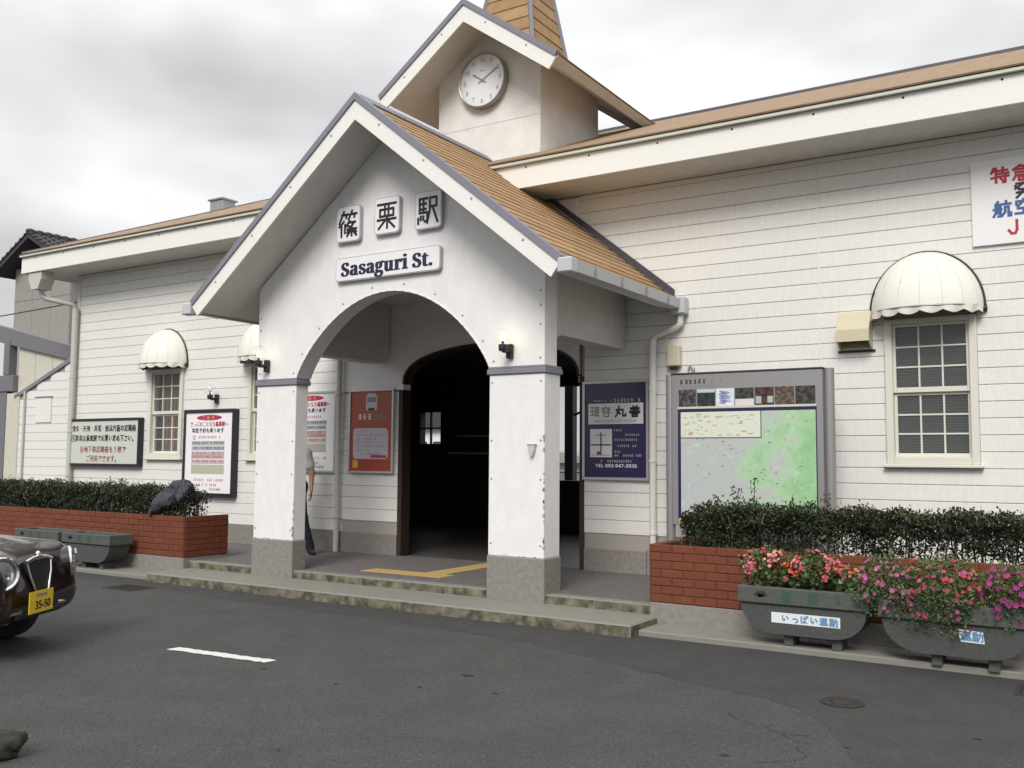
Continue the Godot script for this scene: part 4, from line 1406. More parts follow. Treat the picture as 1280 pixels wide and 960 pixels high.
func pipes() -> void:
	# porch eaves
	for s: float in [1.0, -1.0]:
		var t := thing("porch_gutter", "grey box gutter along the %s eave of the porch" % ("right" if s > 0 else "left"), "gutter", Vector3(XA + s * 2.63, 3.385, 0), 0.0, "gutters of the porch")
		var p := PackedVector2Array([Vector2(0, 0.065), Vector2(0, -0.055), Vector2(s * 0.02, -0.06), Vector2(s * 0.11, -0.045), Vector2(s * 0.125, 0.062), Vector2(s * 0.115, 0.062), Vector2(s * 0.10, -0.03), Vector2(s * 0.02, -0.045), Vector2(s * 0.012, 0.065)])
		var g := Geo.new()
		g.prism(p, 0.12, 2.70)
		put(t, "channel", g, mt("gutter"))
		var e := Geo.new()
		e.span(Vector3(-0.015 if s > 0 else -0.14, -0.07, 2.70), Vector3(0.14 if s > 0 else 0.015, 0.075, 2.835), 0.012)
		put(t, "end_cap", e, mt("gutter"))
		for z: float in [0.5, 1.1, 1.7, 2.3]:
			var k := Geo.new()
			k.span(Vector3(0.122 if s > 0 else -0.129, -0.05, z - 0.012), Vector3(0.129 if s > 0 else -0.122, 0.068, z + 0.012))
			put(t, "clip", k, mt("steel"))
		var h := Geo.new()
		h.span(Vector3(-0.01 if s > 0 else -0.17, -0.11, 0.01), Vector3(0.17 if s > 0 else 0.01, 0.09, 0.16), 0.012)
		put(t, "outlet_box", h, mt("gutter"))
	var pr := thing("downpipe", "white downpipe beside the dark blue poster right of the porch", "downpipe", Vector3(0.17, 0, 0.075), 0.0, "downpipes on the facade")
	var g := Geo.new()
	g.tube([Vector3(0.36, 3.28, 0.0), Vector3(0.36, 3.17, 0.0), Vector3(0.30, 3.12, 0.0), Vector3(0.05, 3.04, 0.0), Vector3(0.0, 2.98, 0.0), Vector3(0.0, 0.2, 0.0)], 0.036, 12)
	put(pr, "pipe", g, mt("white_pipe"))
	for y: float in [2.4, 1.55, 0.7]: bracket(pr, Vector3(0, y, 0), 0.037, "white_pipe")
	var pl := thing("downpipe", "grey downpipe between the two posters left of the doorway", "downpipe", Vector3(-4.84, 0, 0.075), 0.0, "downpipes on the facade")
	g = Geo.new()
	g.tube([Vector3(-0.03, 3.30, 0.0), Vector3(-0.03, 3.2, 0.0), Vector3(0.0, 3.1, 0.0), Vector3(0.0, 0.2, 0.0)], 0.040, 12)
	put(pl, "pipe", g, mt("pipe"))
	for y: float in [2.5, 1.65, 0.7]: bracket(pl, Vector3(0, y, 0), 0.041, "pipe")
	var pc := thing("downpipe", "long grey downpipe with a square hopper at the station's left corner", "downpipe", Vector3(-11.43, 0, 0.09), 0.0, "downpipes on the facade")
	g = Geo.new()
	g.tube([Vector3(-0.40, 4.66, 0.45), Vector3(-0.40, 4.50, 0.42), Vector3(-0.36, 4.45, 0.38), Vector3(-0.05, 4.36, 0.03), Vector3(0.0, 4.28, 0.0), Vector3(0.0, 0.1, 0.0)], 0.045, 12)
	put(pc, "pipe", g, mt("pipe"))
	for y: float in [4.1, 3.0, 2.0, 1.2]: bracket(pc, Vector3(0, y, 0), 0.046, "pipe")
	var hb := Geo.new()
	hb.prism(PackedVector2Array([Vector2(-0.20, 0.20), Vector2(-0.20, 0.06), Vector2(-0.10, -0.12), Vector2(0.10, -0.12), Vector2(0.20, 0.06), Vector2(0.20, 0.20)]), -0.13, 0.13, Transform3D(Basis(), Vector3(-0.40, 4.72, 0.45)))
	put(pc, "hopper", hb, mt("pipe"))

# ---------------------------------------------------------------- signs and posters
func frame(t: Node3D, x0: float, y0: float, x1: float, y1: float, w: float, z0: float, z1: float, m: String) -> void:
	var g := Geo.new()
	g.span(Vector3(x0, y0, z0), Vector3(x1, y0 + w, z1), 0.004)
	g.span(Vector3(x0, y1 - w, z0), Vector3(x1, y1, z1), 0.004)
	g.span(Vector3(x0, y0 + w, z0), Vector3(x0 + w, y1 - w, z1), 0.004)
	g.span(Vector3(x1 - w, y0 + w, z0), Vector3(x1, y1 - w, z1), 0.004)
	put(t, "frame", g, mt(m))

func plaque(t: Node3D, w: float, h: float, r: float, d: float) -> void:
	var p := PackedVector2Array()
	var q := PackedVector2Array()
	for c in 4:
		for i in 6:
			var a := PI * 0.5 * c + PI * 0.5 * i / 5.0
			var o := Vector2([1, -1, -1, 1][c], [1, 1, -1, -1][c])
			p.append(Vector2(o.x * (w / 2 - r), o.y * (h / 2 - r)) + Vector2(cos(a), sin(a)) * r)
			q.append(Vector2(o.x * (w / 2 - r), o.y * (h / 2 - r)) + Vector2(cos(a), sin(a)) * (r - 0.012))
	var g := Geo.new()
	g.prism(p, 0.0, d)
	put(t, "backing", g, mt("sign_edge"))
	var f := Geo.new()
	f.prism(q, d, d + 0.006)
	put(t, "face", f, mt("sign_white"))

func info_poster(t: Node3D, w: float, h: float, z: float) -> void:   # the red-headed notice with bands of print
	flat(t, "paper", -w / 2, -h / 2, w / 2, h / 2, z, mt("sign_white"))
	var el := Geo.new()
	var n := 32
	for i in n:
		var a := TAU * i / n
		var c := TAU * (i + 1) / n
		el.tri(Vector3(0, h * 0.437, z + 0.001), Vector3(cos(a) * w * 0.27, h * 0.437 + sin(a) * h * 0.035, z + 0.001), Vector3(cos(c) * w * 0.27, h * 0.437 + sin(c) * h * 0.035, z + 0.001))
	put(t, "heading_oval", el, mt("ink_magenta"))
	var g := Geo.new()
	strokes(g, "ご案内", Vector3(-w * 0.14, h * 0.458, z + 0.0016), h * 0.038, h * 0.042, w * 0.1, h * 0.006)
	put(t, "lettering", g, mt("yellow_ink"))
	g = Geo.new()
	strokes(g, "きっぷのことなら篠栗駅へ", Vector3(-w * 0.40, h * 0.385, z + 0.001), w * 0.055, h * 0.055, w * 0.068, h * 0.007)
	put(t, "lettering", g, mt("ink_red"))
	g = Geo.new()
	strokes(g, "電話予約も承ります", Vector3(-w * 0.36, h * 0.305, z + 0.001), w * 0.062, h * 0.052, w * 0.077, h * 0.007)
	put(t, "lettering", g, mt("ink_blue"))
	g = Geo.new()
	rows(g, -w * 0.22, w * 0.24, h * 0.21, h * 0.034, z + 0.001)
	put(t, "lettering", g, mt("ink_magenta"))
	var fig := Geo.new()
	fig.box(Vector3(-w * 0.31, h * 0.19, z + 0.001), Vector3(w * 0.06, h * 0.06, 0.001))
	put(t, "illustration", fig, mt("lilac"))
	var bands := [[0.145, 0.055, "band_green", "ink_blue"], [0.08, 0.05, "band_blue", "ink_blue"], [0.015, 0.09, "band_red", "ink_red"], [-0.085, 0.055, "band_pink", "ink_magenta"], [-0.15, 0.115, "band_olive", "ink_grey"]]
	for b in bands:
		var y: float = h * b[0]
		flat(t, "print_band", -w * 0.36, y - h * b[1], w * 0.34, y, z + 0.0008, mt(b[2]))
		g = Geo.new()
		var yy := y - h * 0.008
		while yy - h * 0.035 > y - h * b[1]:
			rows(g, -w * 0.34, w * 0.33, yy, h * 0.03, z + 0.0014, 0.8)
			yy -= h * 0.042
		if not g.v.is_empty() and b[3] != "ink_grey": put(t, "lettering", g, mt(b[3]))
	g = Geo.new()
	rows(g, -w * 0.30, w * 0.36, -h * 0.325, h * 0.032, z + 0.001, 0.9)
	rows(g, -w * 0.22, w * 0.2, -h * 0.385, h * 0.032, z + 0.001, 0.9)
	put(t, "lettering", g, mt("ink_red"))
	g = Geo.new()
	rows(g, w * 0.05, w * 0.3, -h * 0.44, h * 0.03, z + 0.001)
	put(t, "lettering", g, mt("ink"))

func boards() -> void:
	# name over the arch: three characters and the romanised name
	var ks := [["篠", -2.768, 4.320, "leftmost"], ["栗", -2.176, 4.345, "middle one"], ["駅", -1.579, 4.330, "rightmost"]]
	for k in ks:
		var t := thing("name_sign", "%s of the three white rounded signs, one black character each, over the porch arch" % k[3], "sign", Vector3(k[1], k[2], 2.176), 0.0, "character signs over the porch arch")
		plaque(t, 0.375, 0.435, 0.05, 0.05)
		var g := Geo.new()
		strokes(g, k[0], Vector3(-0.135, 0.152, 0.058), 0.27, 0.30, 0.0, 0.030)
		put(t, "lettering", g, mt("ink"))
	var t := thing("name_sign", "long white sign reading Sasaguri St. in dark serif letters over the arch", "sign", Vector3(-2.176, 3.775, 2.176))
	plaque(t, 1.55, 0.285, 0.05, 0.05)
	for i in 5:   # laid several times a few millimetres apart: a heavier weight than the font has
		letters(t, "lettering", "Sasaguri St.", Vector3(-0.008 + 0.004 * i, -0.004, 0.058 + 0.0004 * i), 0.225, mt("ink_blue"), true, true, 1.34, 0.003)
	# big notice at the right edge
	t = thing("notice_sign", "large white notice with red and blue characters high on the right wall", "sign", Vector3(3.67, 3.735, 0.003))
	var g := Geo.new()
	g.span(Vector3(0, 0, 0), Vector3(2.1, 0.87, 0.03), 0.004)
	put(t, "board", g, mt("sign_white"))
	var ln := [["特急", 0.19, 0.775, "ink_red"], ["発", 0.40, 0.600, "ink"], ["航空", 0.20, 0.430, "ink_navy"], ["JR", 0.315, 0.225, "ink_red"]]
	for l in ln:
		g = Geo.new()
		strokes(g, l[0], Vector3(l[1], l[2], 0.0315), 0.155 if l[0] != "JR" else 0.12, 0.15 if l[0] != "JR" else 0.13, 0.195, 0.025 if l[0] != "JR" else 0.026)
		put(t, "lettering", g, mt(l[3]))
	# pale sign at the far left
	t = thing("notice_sign", "pale green notice in a thick black frame, lines of black and red, far left wall", "sign", Vector3(-10.44, 1.805, 0.003))
	frame(t, -1.02, -0.425, 1.02, 0.425, 0.045, 0.0, 0.10, "black_frame")
	flat(t, "paper", -0.98, -0.385, 0.98, 0.385, 0.085, mt("sign_pale"))
	var l1 := [["博多・天神・貝塚・姪浜方面の定期券", 0.30, 1.86, "ink"], ["回数券は乗車駅でお買い求め下さい。", 0.125, 1.86, "ink"], ["当地下鉄定期券も1枚で", -0.075, 1.35, "ink_maroon"], ["ご利用できます。", -0.24, 0.95, "ink_maroon"]]
	for l in l1:
		g = Geo.new()
		var n: int = l[0].length()
		var stp: float = l[2] / n
		strokes(g, l[0], Vector3(-l[2] / 2, l[1], 0.0862), stp * 0.84, 0.105, stp, 0.0125)
		put(t, "lettering", g, mt(l[3]))
	# two information posters
	t = thing("information_poster", "black framed poster with red oval heading on the open wall left of the porch", "poster", Vector3(-7.645, 1.625, 0.003))
	frame(t, -0.61, -0.70, 0.61, 0.70, 0.05, 0.0, 0.11, "black_frame")
	info_poster(t, 1.13, 1.30, 0.09)
	t = thing("information_poster", "silver framed poster with red oval heading half hidden behind the left porch column", "poster", Vector3(-5.45, 1.945, 0.003))
	frame(t, -0.52, -0.61, 0.52, 0.61, 0.035, 0.0, 0.045, "alu")
	info_poster(t, 0.98, 1.16, 0.03)
	# orange poster
	t = thing("orange_poster", "orange poster with a pale text panel in a silver frame by the doorway", "poster", Vector3(-4.242, 1.945, 0.015))
	frame(t, -0.42, -0.605, 0.42, 0.605, 0.03, 0.0, 0.045, "alu")
	flat(t, "paper", -0.395, -0.58, 0.395, 0.58, 0.025, mt("orange"))
	var fg := Geo.new()
	fg.prism(PackedVector2Array([Vector2(-0.10, 0.30), Vector2(0.10, 0.30), Vector2(0.11, 0.50), Vector2(0.06, 0.545), Vector2(-0.06, 0.545), Vector2(-0.11, 0.50)]), 0.0255, 0.026)
	put(t, "illustration", fg, mt("lilac"))
	flat(t, "illustration", -0.085, 0.42, 0.085, 0.49, 0.0265, mt("ink_grey"))
	flat(t, "illustration", -0.06, 0.30, 0.06, 0.335, 0.0265, mt("ink_blue"))
	g = Geo.new()
	rows(g, -0.33, 0.05, 0.25, 0.085, 0.026)
	put(t, "lettering", g, mt("sign_white"))
	g = Geo.new()
	rows(g, 0.07, 0.34, 0.25, 0.085, 0.026)
	put(t, "lettering", g, mt("teal_ink"))
	g = Geo.new()
	rows(g, -0.25, 0.28, 0.115, 0.04, 0.026)
	put(t, "lettering", g, mt("orange_deep"))
	fg = Geo.new()
	fg.prism(PackedVector2Array([Vector2(-0.30, 0.04), Vector2(0.27, 0.04), Vector2(0.32, 0.0), Vector2(0.32, -0.36), Vector2(0.28, -0.40), Vector2(-0.30, -0.40), Vector2(-0.335, -0.36), Vector2(-0.335, 0.0)]), 0.0255, 0.026)
	put(t, "text_panel", fg, mt("lilac"))
	g = Geo.new()
	for i in 6: rows(g, -0.29, [-0.02, 0.28, 0.1, 0.22, 0.25, -0.02][i], 0.015 - 0.055 * i, 0.03, 0.0268, 0.9)
	put(t, "lettering", g, mt("ink_grey"))
	g = Geo.new()
	rows(g, -0.22, 0.2, -0.315, 0.03, 0.0268, 0.9)
	put(t, "lettering", g, mt("ink_magenta"))
	flat(t, "print_band", 0.0, -0.385, 0.29, -0.345, 0.0268, mt("ink_magenta"))
	flat(t, "print_band", -0.37, -0.56, 0.37, -0.42, 0.0256, mt("orange_deep"))
	flat(t, "illustration", -0.34, -0.53, -0.24, -0.42, 0.0262, mt("yellow_ink"))
	# barber's poster
	t = thing("blue_poster", "dark blue barber poster with white name panel and small map, right of the doorway", "poster", Vector3(-0.345, 1.92, 0.003))
	frame(t, -0.45, -0.61, 0.45, 0.61, 0.035, 0.0, 0.05, "alu")
	flat(t, "paper", -0.42, -0.58, 0.42, 0.58, 0.03, mt("purple_blue"))
	g = Geo.new()
	rows(g, -0.32, -0.05, 0.375, 0.025, 0.031, 0.8)
	rows(g, -0.02, 0.34, 0.385, 0.045, 0.031)
	put(t, "lettering", g, mt("lilac"))
	flat(t, "name_panel", -0.37, 0.075, 0.375, 0.33, 0.0306, mt("sign_white"))
	g = Geo.new()
	strokes(g, "理容", Vector3(-0.34, 0.29, 0.0314), 0.12, 0.12, 0.155, 0.014)
	put(t, "lettering", g, mt("ink_grey"))
	g = Geo.new()
	strokes(g, "丸善", Vector3(0.005, 0.29, 0.0314), 0.135, 0.125, 0.19, 0.022)
	put(t, "lettering", g, mt("ink"))
	g = Geo.new()
	rows(g, -0.29, 0.28, 0.125, 0.03, 0.0314)
	put(t, "lettering", g, mt("ink_grey"))
	flat(t, "map_panel", -0.345, -0.33, -0.045, 0.015, 0.0306, mt("sign_white"))
	g = Geo.new()
	g.box(Vector3(-0.195, -0.165, 0.0312), Vector3(0.016, 0.28, 0.0004))
	g.box(Vector3(-0.195, -0.18, 0.0315), Vector3(0.28, 0.016, 0.0004))
	g.box(Vector3(-0.195, -0.06, 0.0314), Vector3(0.15, 0.008, 0.0004))
	g.box(Vector3(-0.195, -0.305, 0.0314), Vector3(0.28, 0.006, 0.0004))
	put(t, "map_lines", g, mt("ink"))
	flat(t, "map_mark", -0.25, -0.30, -0.205, -0.26, 0.0318, mt("ink_red"))
	g = Geo.new()
	for r in [[-0.02, 0.1, 0.012], [0.1, 0.34, -0.045], [-0.01, 0.34, -0.105], [0.0, 0.3, -0.18], [-0.01, 0.08, -0.25], [-0.01, 0.35, -0.295]]:
		rows(g, r[0], r[1], r[2], 0.028, 0.031, 0.95)
	rows(g, -0.2, 0.22, -0.365, 0.03, 0.031)
	put(t, "lettering", g, mt("lilac"))
	letters(t, "lettering", "TEL 092-947-2035", Vector3(0.01, -0.435, 0.031), 0.055, mt("sign_white"), true, false, 0.56, 0.001)
	map_board()

func map_board() -> void:
	var t := thing("map_board", "tall grey metal guide board with a green area map behind the right hedge", "notice board", Vector3(0.0, 0.0, 0.62))
	var x0 := 0.665
	var x1 := 2.317
	var g := Geo.new()
	g.span(Vector3(x0, 0.85, -0.05), Vector3(x1, 2.505, 0.05), 0.006)
	put(t, "panel", g, mt("steel"))
	for x: float in [x0 - 0.035, x1 + 0.055]:
		g = Geo.new()
		g.lathe([Vector2(0.05, 0.1), Vector2(0.05, 2.51), Vector2(0.0, 2.515)], 16, Transform3D(Basis(), Vector3(x, 0, 0.0)))
		put(t, "post", g, mt("steel"))
	g = Geo.new()
	g.span(Vector3(x0 - 0.005, 2.505, -0.06), Vector3(x1 + 0.005, 2.522, 0.06), 0.004)
	put(t, "top_rail", g, mt("dark_trim"))
	g = Geo.new()
	g.span(Vector3(x0 + 0.075, 0.93, 0.051), Vector3(x1 - 0.065, 2.12, 0.056))
	put(t, "map_surround", g, mt("purple_blue"))
	# the printed map: woods in greens, roads and rivers as thin lines
	var w := 320
	var h := 224
	var im := Image.create(w, h, false, Image.FORMAT_RGB8)
	var nz := FastNoiseLite.new()
	nz.seed = 4
	nz.frequency = 0.012
	nz.fractal_octaves = 4
	for j in h:
		for i in w:
			var u := float(i) / w
			var v := float(j) / h
			var hill := nz.get_noise_2d(i, j) * 0.6 + (u - 0.44) * 1.1 - absf(v - 0.45) * 0.25
			if v > 0.78: hill += (v - 0.78) * 1.5
			var c := Color(0.70, 0.72, 0.71)
			if hill > 0.0: c = c.lerp(Color(0.66, 0.78, 0.64), clampf(hill * 5.0, 0, 1))
			if hill > 0.2: c = c.lerp(Color(0.53, 0.72, 0.51), clampf((hill - 0.2) * 3.0, 0, 1) * (0.6 + 0.5 * nz.get_noise_2d(i * 2.5, j * 2.5 + 500.0)))
			if absf(nz.get_noise_2d(i * 0.7 + 300, j * 0.7)) < 0.012: c = c.lerp(Color(0.85, 0.85, 0.80), 0.6)
			if absf(nz.get_noise_2d(i * 0.5 + 900, j * 0.5 + 70)) < 0.007 and u < 0.7: c = Color(0.62, 0.70, 0.80)
			im.set_pixel(i, j, c)
	for k in 120:
		var c: Color = [Color(0.52, 0.54, 0.55), Color(0.72, 0.60, 0.55), Color(0.60, 0.66, 0.74), Color(0.45, 0.52, 0.46)][rng.randi() % 4]
		im.fill_rect(Rect2i(rng.randi_range(4, w - 16), rng.randi_range(4, h - 8), rng.randi_range(2, 7), rng.randi_range(1, 3)), c)
	im.fill_rect(Rect2i(0, 0, 196, 56), Color(0.82, 0.84, 0.78))
	for k in 60:
		var c: Color = [Color(0.74, 0.68, 0.56), Color(0.74, 0.60, 0.54), Color(0.66, 0.66, 0.62)][rng.randi() % 3]
		im.fill_rect(Rect2i(rng.randi_range(4, 180), rng.randi_range(4, 50), rng.randi_range(3, 14), rng.randi_range(1, 3)), c)
	im.fill_rect(Rect2i(0, 55, 197, 2), Color(0.2, 0.2, 0.3))
	im.fill_rect(Rect2i(195, 0, 2, 56), Color(0.2, 0.2, 0.3))
	printed(t, "map_print", im, x0 + 0.11, 0.955, x1 - 0.075, 2.085, 0.0575)
	# the row of view photographs above it
	g = Geo.new()
	g.span(Vector3(x0 + 0.075, 2.122, 0.051), Vector3(x1 - 0.065, 2.145, 0.062))
	put(t, "ledge", g, mt("lip"))
	var n := 7
	var pw := (x1 - 0.07 - x0 - 0.08) / n
	for k in n:
		var ip := Image.create(48, 48, false, Image.FORMAT_RGB8)
		var pal: Array = [[Color(0.16, 0.12, 0.15), Color(0.42, 0.38, 0.42)], [Color(0.10, 0.13, 0.12), Color(0.20, 0.25, 0.22)], [Color(0.78, 0.80, 0.84), Color(0.86, 0.88, 0.90)], [Color(0.14, 0.13, 0.14), Color(0.30, 0.30, 0.28)], [Color(0.15, 0.12, 0.11), Color(0.38, 0.25, 0.2)], [Color(0.24, 0.20, 0.18), Color(0.45, 0.40, 0.34)], [Color(0.13, 0.13, 0.12), Color(0.32, 0.31, 0.26)]][k]
		nz.seed = 30 + k
		nz.frequency = 0.06
		for j in 48:
			for i in 48:
				ip.set_pixel(i, j, pal[0].lerp(pal[1], clampf(0.5 + nz.get_noise_2d(i, j) * 1.1, 0, 1)))
		if k == 1: ip.fill_rect(Rect2i(0, 0, 48, 10), Color(0.72, 0.76, 0.76))
		if k == 3: ip.fill_rect(Rect2i(0, 30, 48, 18), Color(0.82, 0.80, 0.80))
		if k == 4:
			ip.fill_rect(Rect2i(2, 24, 15, 20), Color(0.62, 0.68, 0.68))
			ip.fill_rect(Rect2i(32, 24, 14, 18), Color(0.66, 0.70, 0.66))
		if k == 2:
			for q in 22: ip.fill_rect(Rect2i(8 + q % 9, 6 + (q * 13) % 36, 10 + (q * 7) % 18, 2), Color(0.45, 0.48, 0.62))
		printed(t, "view_photograph", ip, x0 + 0.08 + pw * k + 0.006, 2.146, x0 + 0.08 + pw * (k + 1) - 0.006, 2.335, 0.0525)
	g = Geo.new()
	rows(g, x0 + 0.10, x0 + 0.44, 2.445, 0.052, 0.052)
	put(t, "lettering", g, mt("ink"))
	g = Geo.new()
	rows(g, x0 + 0.45, x0 + 0.62, 2.445, 0.05, 0.052, 0.6)
	rows(g, x0 + 0.10, x0 + 0.48, 2.375, 0.015, 0.052, 0.8)
	put(t, "lettering", g, mt("ink_grey"))
	flat(t, "notice_slip", x0 + 0.085, 0.86, x0 + 0.20, 0.925, 0.058, mt("yellow_ink"))
	# loudspeaker box and little meter above
	var m := thing("meter_box", "small cream meter box on the wall above the guide board", "meter box", Vector3(0.44, 2.79, 0.002))
	g = Geo.new()
	g.span(Vector3(-0.08, -0.125, 0), Vector3(0.08, 0.125, 0.10), 0.012)
	put(m, "box", g, mt("box_cream"))
	g = Geo.new()
	g.span(Vector3(-0.055, -0.16, 0.01), Vector3(0.03, -0.126, 0.07), 0.006)
	put(m, "base", g, mt("jamb"))
	var cl := thing("cable_loop", "small loop of grey cable hooked on the wall beside the meter box", "cable", Vector3(0.62, 2.60, 0.01))
	g = Geo.new()
	var pts := []
	for i in 21:
		var a := TAU * i / 18.0
		pts.append(Vector3(cos(a) * 0.03 + 0.002 * i, sin(a) * 0.06, 0.012 + 0.0012 * i))
	g.tube(pts, 0.009, 6)
	put(cl, "loop", g, mt("ink_grey"))

func printed(t: Node3D, called: String, im: Image, x0: float, y0: float, x1: float, y1: float, z: float) -> void:
	var m := StandardMaterial3D.new()
	m.albedo_texture = ImageTexture.create_from_image(im)
	m.roughness = 0.35
	var q := QuadMesh.new()
	q.size = Vector2(x1 - x0, y1 - y0)
	part(t, called, q, m, Transform3D(Basis(), Vector3((x0 + x1) * 0.5, (y0 + y1) * 0.5, z)))

# ---------------------------------------------------------------- fittings
func lamp(at: Vector3, label: String, on: bool) -> void:
	var t := thing("wall_lamp", label, "wall lamp", at, 0.0, "round globe wall lamps")
	var g := Geo.new()
	g.span(Vector3(-0.035, -0.12, 0), Vector3(0.035, 0.03, 0.05), 0.006)
	put(t, "wall_plate", g, mt("black"))
	g = Geo.new()
	g.tube([Vector3(0, -0.05, 0.04), Vector3(0, -0.05, 0.15)], 0.022, 10)
	g.lathe([Vector2(0.0, -0.055), Vector2(0.04, -0.055), Vector2(0.046, -0.03), Vector2(0.046, 0.012), Vector2(0.03, 0.016)], 16, Transform3D(Basis(), Vector3(0, 0, 0.16)))
	g.lathe([Vector2(0.013, 0.0), Vector2(0.013, 0.05), Vector2(0.0, 0.052)], 10, Transform3D(Basis(), Vector3(0, 0, 0.16)))
	put(t, "arm", g, mt("black"))
	g = Geo.new()
	g.ball(Vector3(0, 0.085, 0.16), Vector3.ONE * 0.030, 8)
	put(t, "light_bulb", g, mt("lit" if on else "bulb_off"))
	g = Geo.new()
	g.ball(Vector3(0, 0.095, 0.16), Vector3.ONE * 0.098, 14)
	put(t, "globe", g, mt("glass"))
	if on:
		var l := OmniLight3D.new()
		l.name = "lamp_light"
		l.position = Vector3(0, 0.085, 0.16)
		l.light_color = Color(1.0, 0.88, 0.68)
		l.light_energy = 0.003
		l.light_size = 0.03
		l.omni_range = 30.0
		l.omni_attenuation = 2.0
		l.shadow_enabled = true
		t.add_child(l)

func awning(x: float, label: String) -> void:
	var t := thing("awning", label, "awning", Vector3(x, 3.13, 0.004), 0.0, "domed canvas awnings over the windows")
	var a := 0.545
	var h := 0.60
	var d := 0.40
	var n := 8
	var sub := 5
	var rings := 12
	var f := func(th: float, ph: float, k: float) -> Vector3:
		return Vector3(-a * k * sin(th) * cos(ph), h * cos(th), d * k * sin(th) * sin(ph))
	var g := Geo.new()
	for p in n:
		for s in sub:
			var f0 := (p + float(s) / sub) * PI / n
			var f1 := (p + float(s + 1) / sub) * PI / n
			var k0 := 1.0 - 0.016 * sin(PI * float(s) / sub)
			var k1 := 1.0 - 0.016 * sin(PI * float(s + 1) / sub)
			for r in rings:
				var t0 := PI * 0.5 * r / rings
				var t1 := PI * 0.5 * (r + 1) / rings
				var q := [f.call(t0, f0, k0), f.call(t1, f0, k0), f.call(t1, f1, k1), f.call(t0, f1, k1)]
				var nn := []
				for v: Vector3 in q: nn.append(Vector3(v.x / (a * a), v.y / (h * h), v.z / (d * d)).normalized())
				g.quads(q[0], q[1], q[2], q[3], nn[0], nn[1], nn[2], nn[3])
	put(t, "canvas", g, mt("canvas"))
	# seams
	g = Geo.new()
	for p in n + 1:
		var pts := []
		for r in rings + 1: pts.append(f.call(PI * 0.5 * r / rings + 0.02, p * PI / n, 1.004))
		g.tube(pts, 0.0025, 5)
	put(t, "seams", g, mt("valance"))
	# scalloped valance hanging from the rim
	g = Geo.new()
	var m := 72
	for i in m:
		var p0 := PI * i / m
		var p1 := PI * (i + 1) / m
		var lip := func(ph: float) -> float: return 0.055 + 0.035 * absf(sin(ph * 8.0))
		var o0: Vector3 = f.call(PI * 0.5, p0, 1.0)
		var o1: Vector3 = f.call(PI * 0.5, p1, 1.0)
		var w0 := 1.0 + 0.03 * sin(p0 * 16.0)
		var w1 := 1.0 + 0.03 * sin(p1 * 16.0)
		g.quad(Vector3(o0.x * w0, -lip.call(p0), o0.z * w0), Vector3(o1.x * w1, -lip.call(p1), o1.z * w1), o1, o0)
		g.quad(o0 * 0.985, o1 * 0.985, Vector3(o1.x * w1, -lip.call(p1), o1.z * w1) * 0.985, Vector3(o0.x * w0, -lip.call(p0), o0.z * w0) * 0.985)
	put(t, "valance", g, mt("valance"))
	# frame: wall hoop, front hoop and side joints
	g = Geo.new()
	var hoop := []
	for i in 25: hoop.append(Vector3(-a * 1.01 * cos(PI * i / 24.0), h * 1.01 * sin(PI * i / 24.0), 0.012))
	g.tube(hoop, 0.012, 8)
	put(t, "wall_hoop", g, mt("jamb"))
	g = Geo.new()
	hoop = []
	for i in 25: hoop.append(Vector3(-a * 0.965 * cos(PI * i / 24.0), -0.012, d * 0.965 * sin(PI * i / 24.0) + 0.01))
	g.tube(hoop, 0.011, 8)
	put(t, "front_hoop", g, mt("steel"))
	for s: float in [-1.0, 1.0]:
		g = Geo.new()
		g.ball(Vector3(s * a * 1.0, -0.03, 0.03), Vector3(0.03, 0.03, 0.03), 6)
		g.span(Vector3(s * a - 0.02, -0.06, 0.0), Vector3(s * a + 0.02, 0.02, 0.02))
		put(t, "hinge", g, mt("black"))

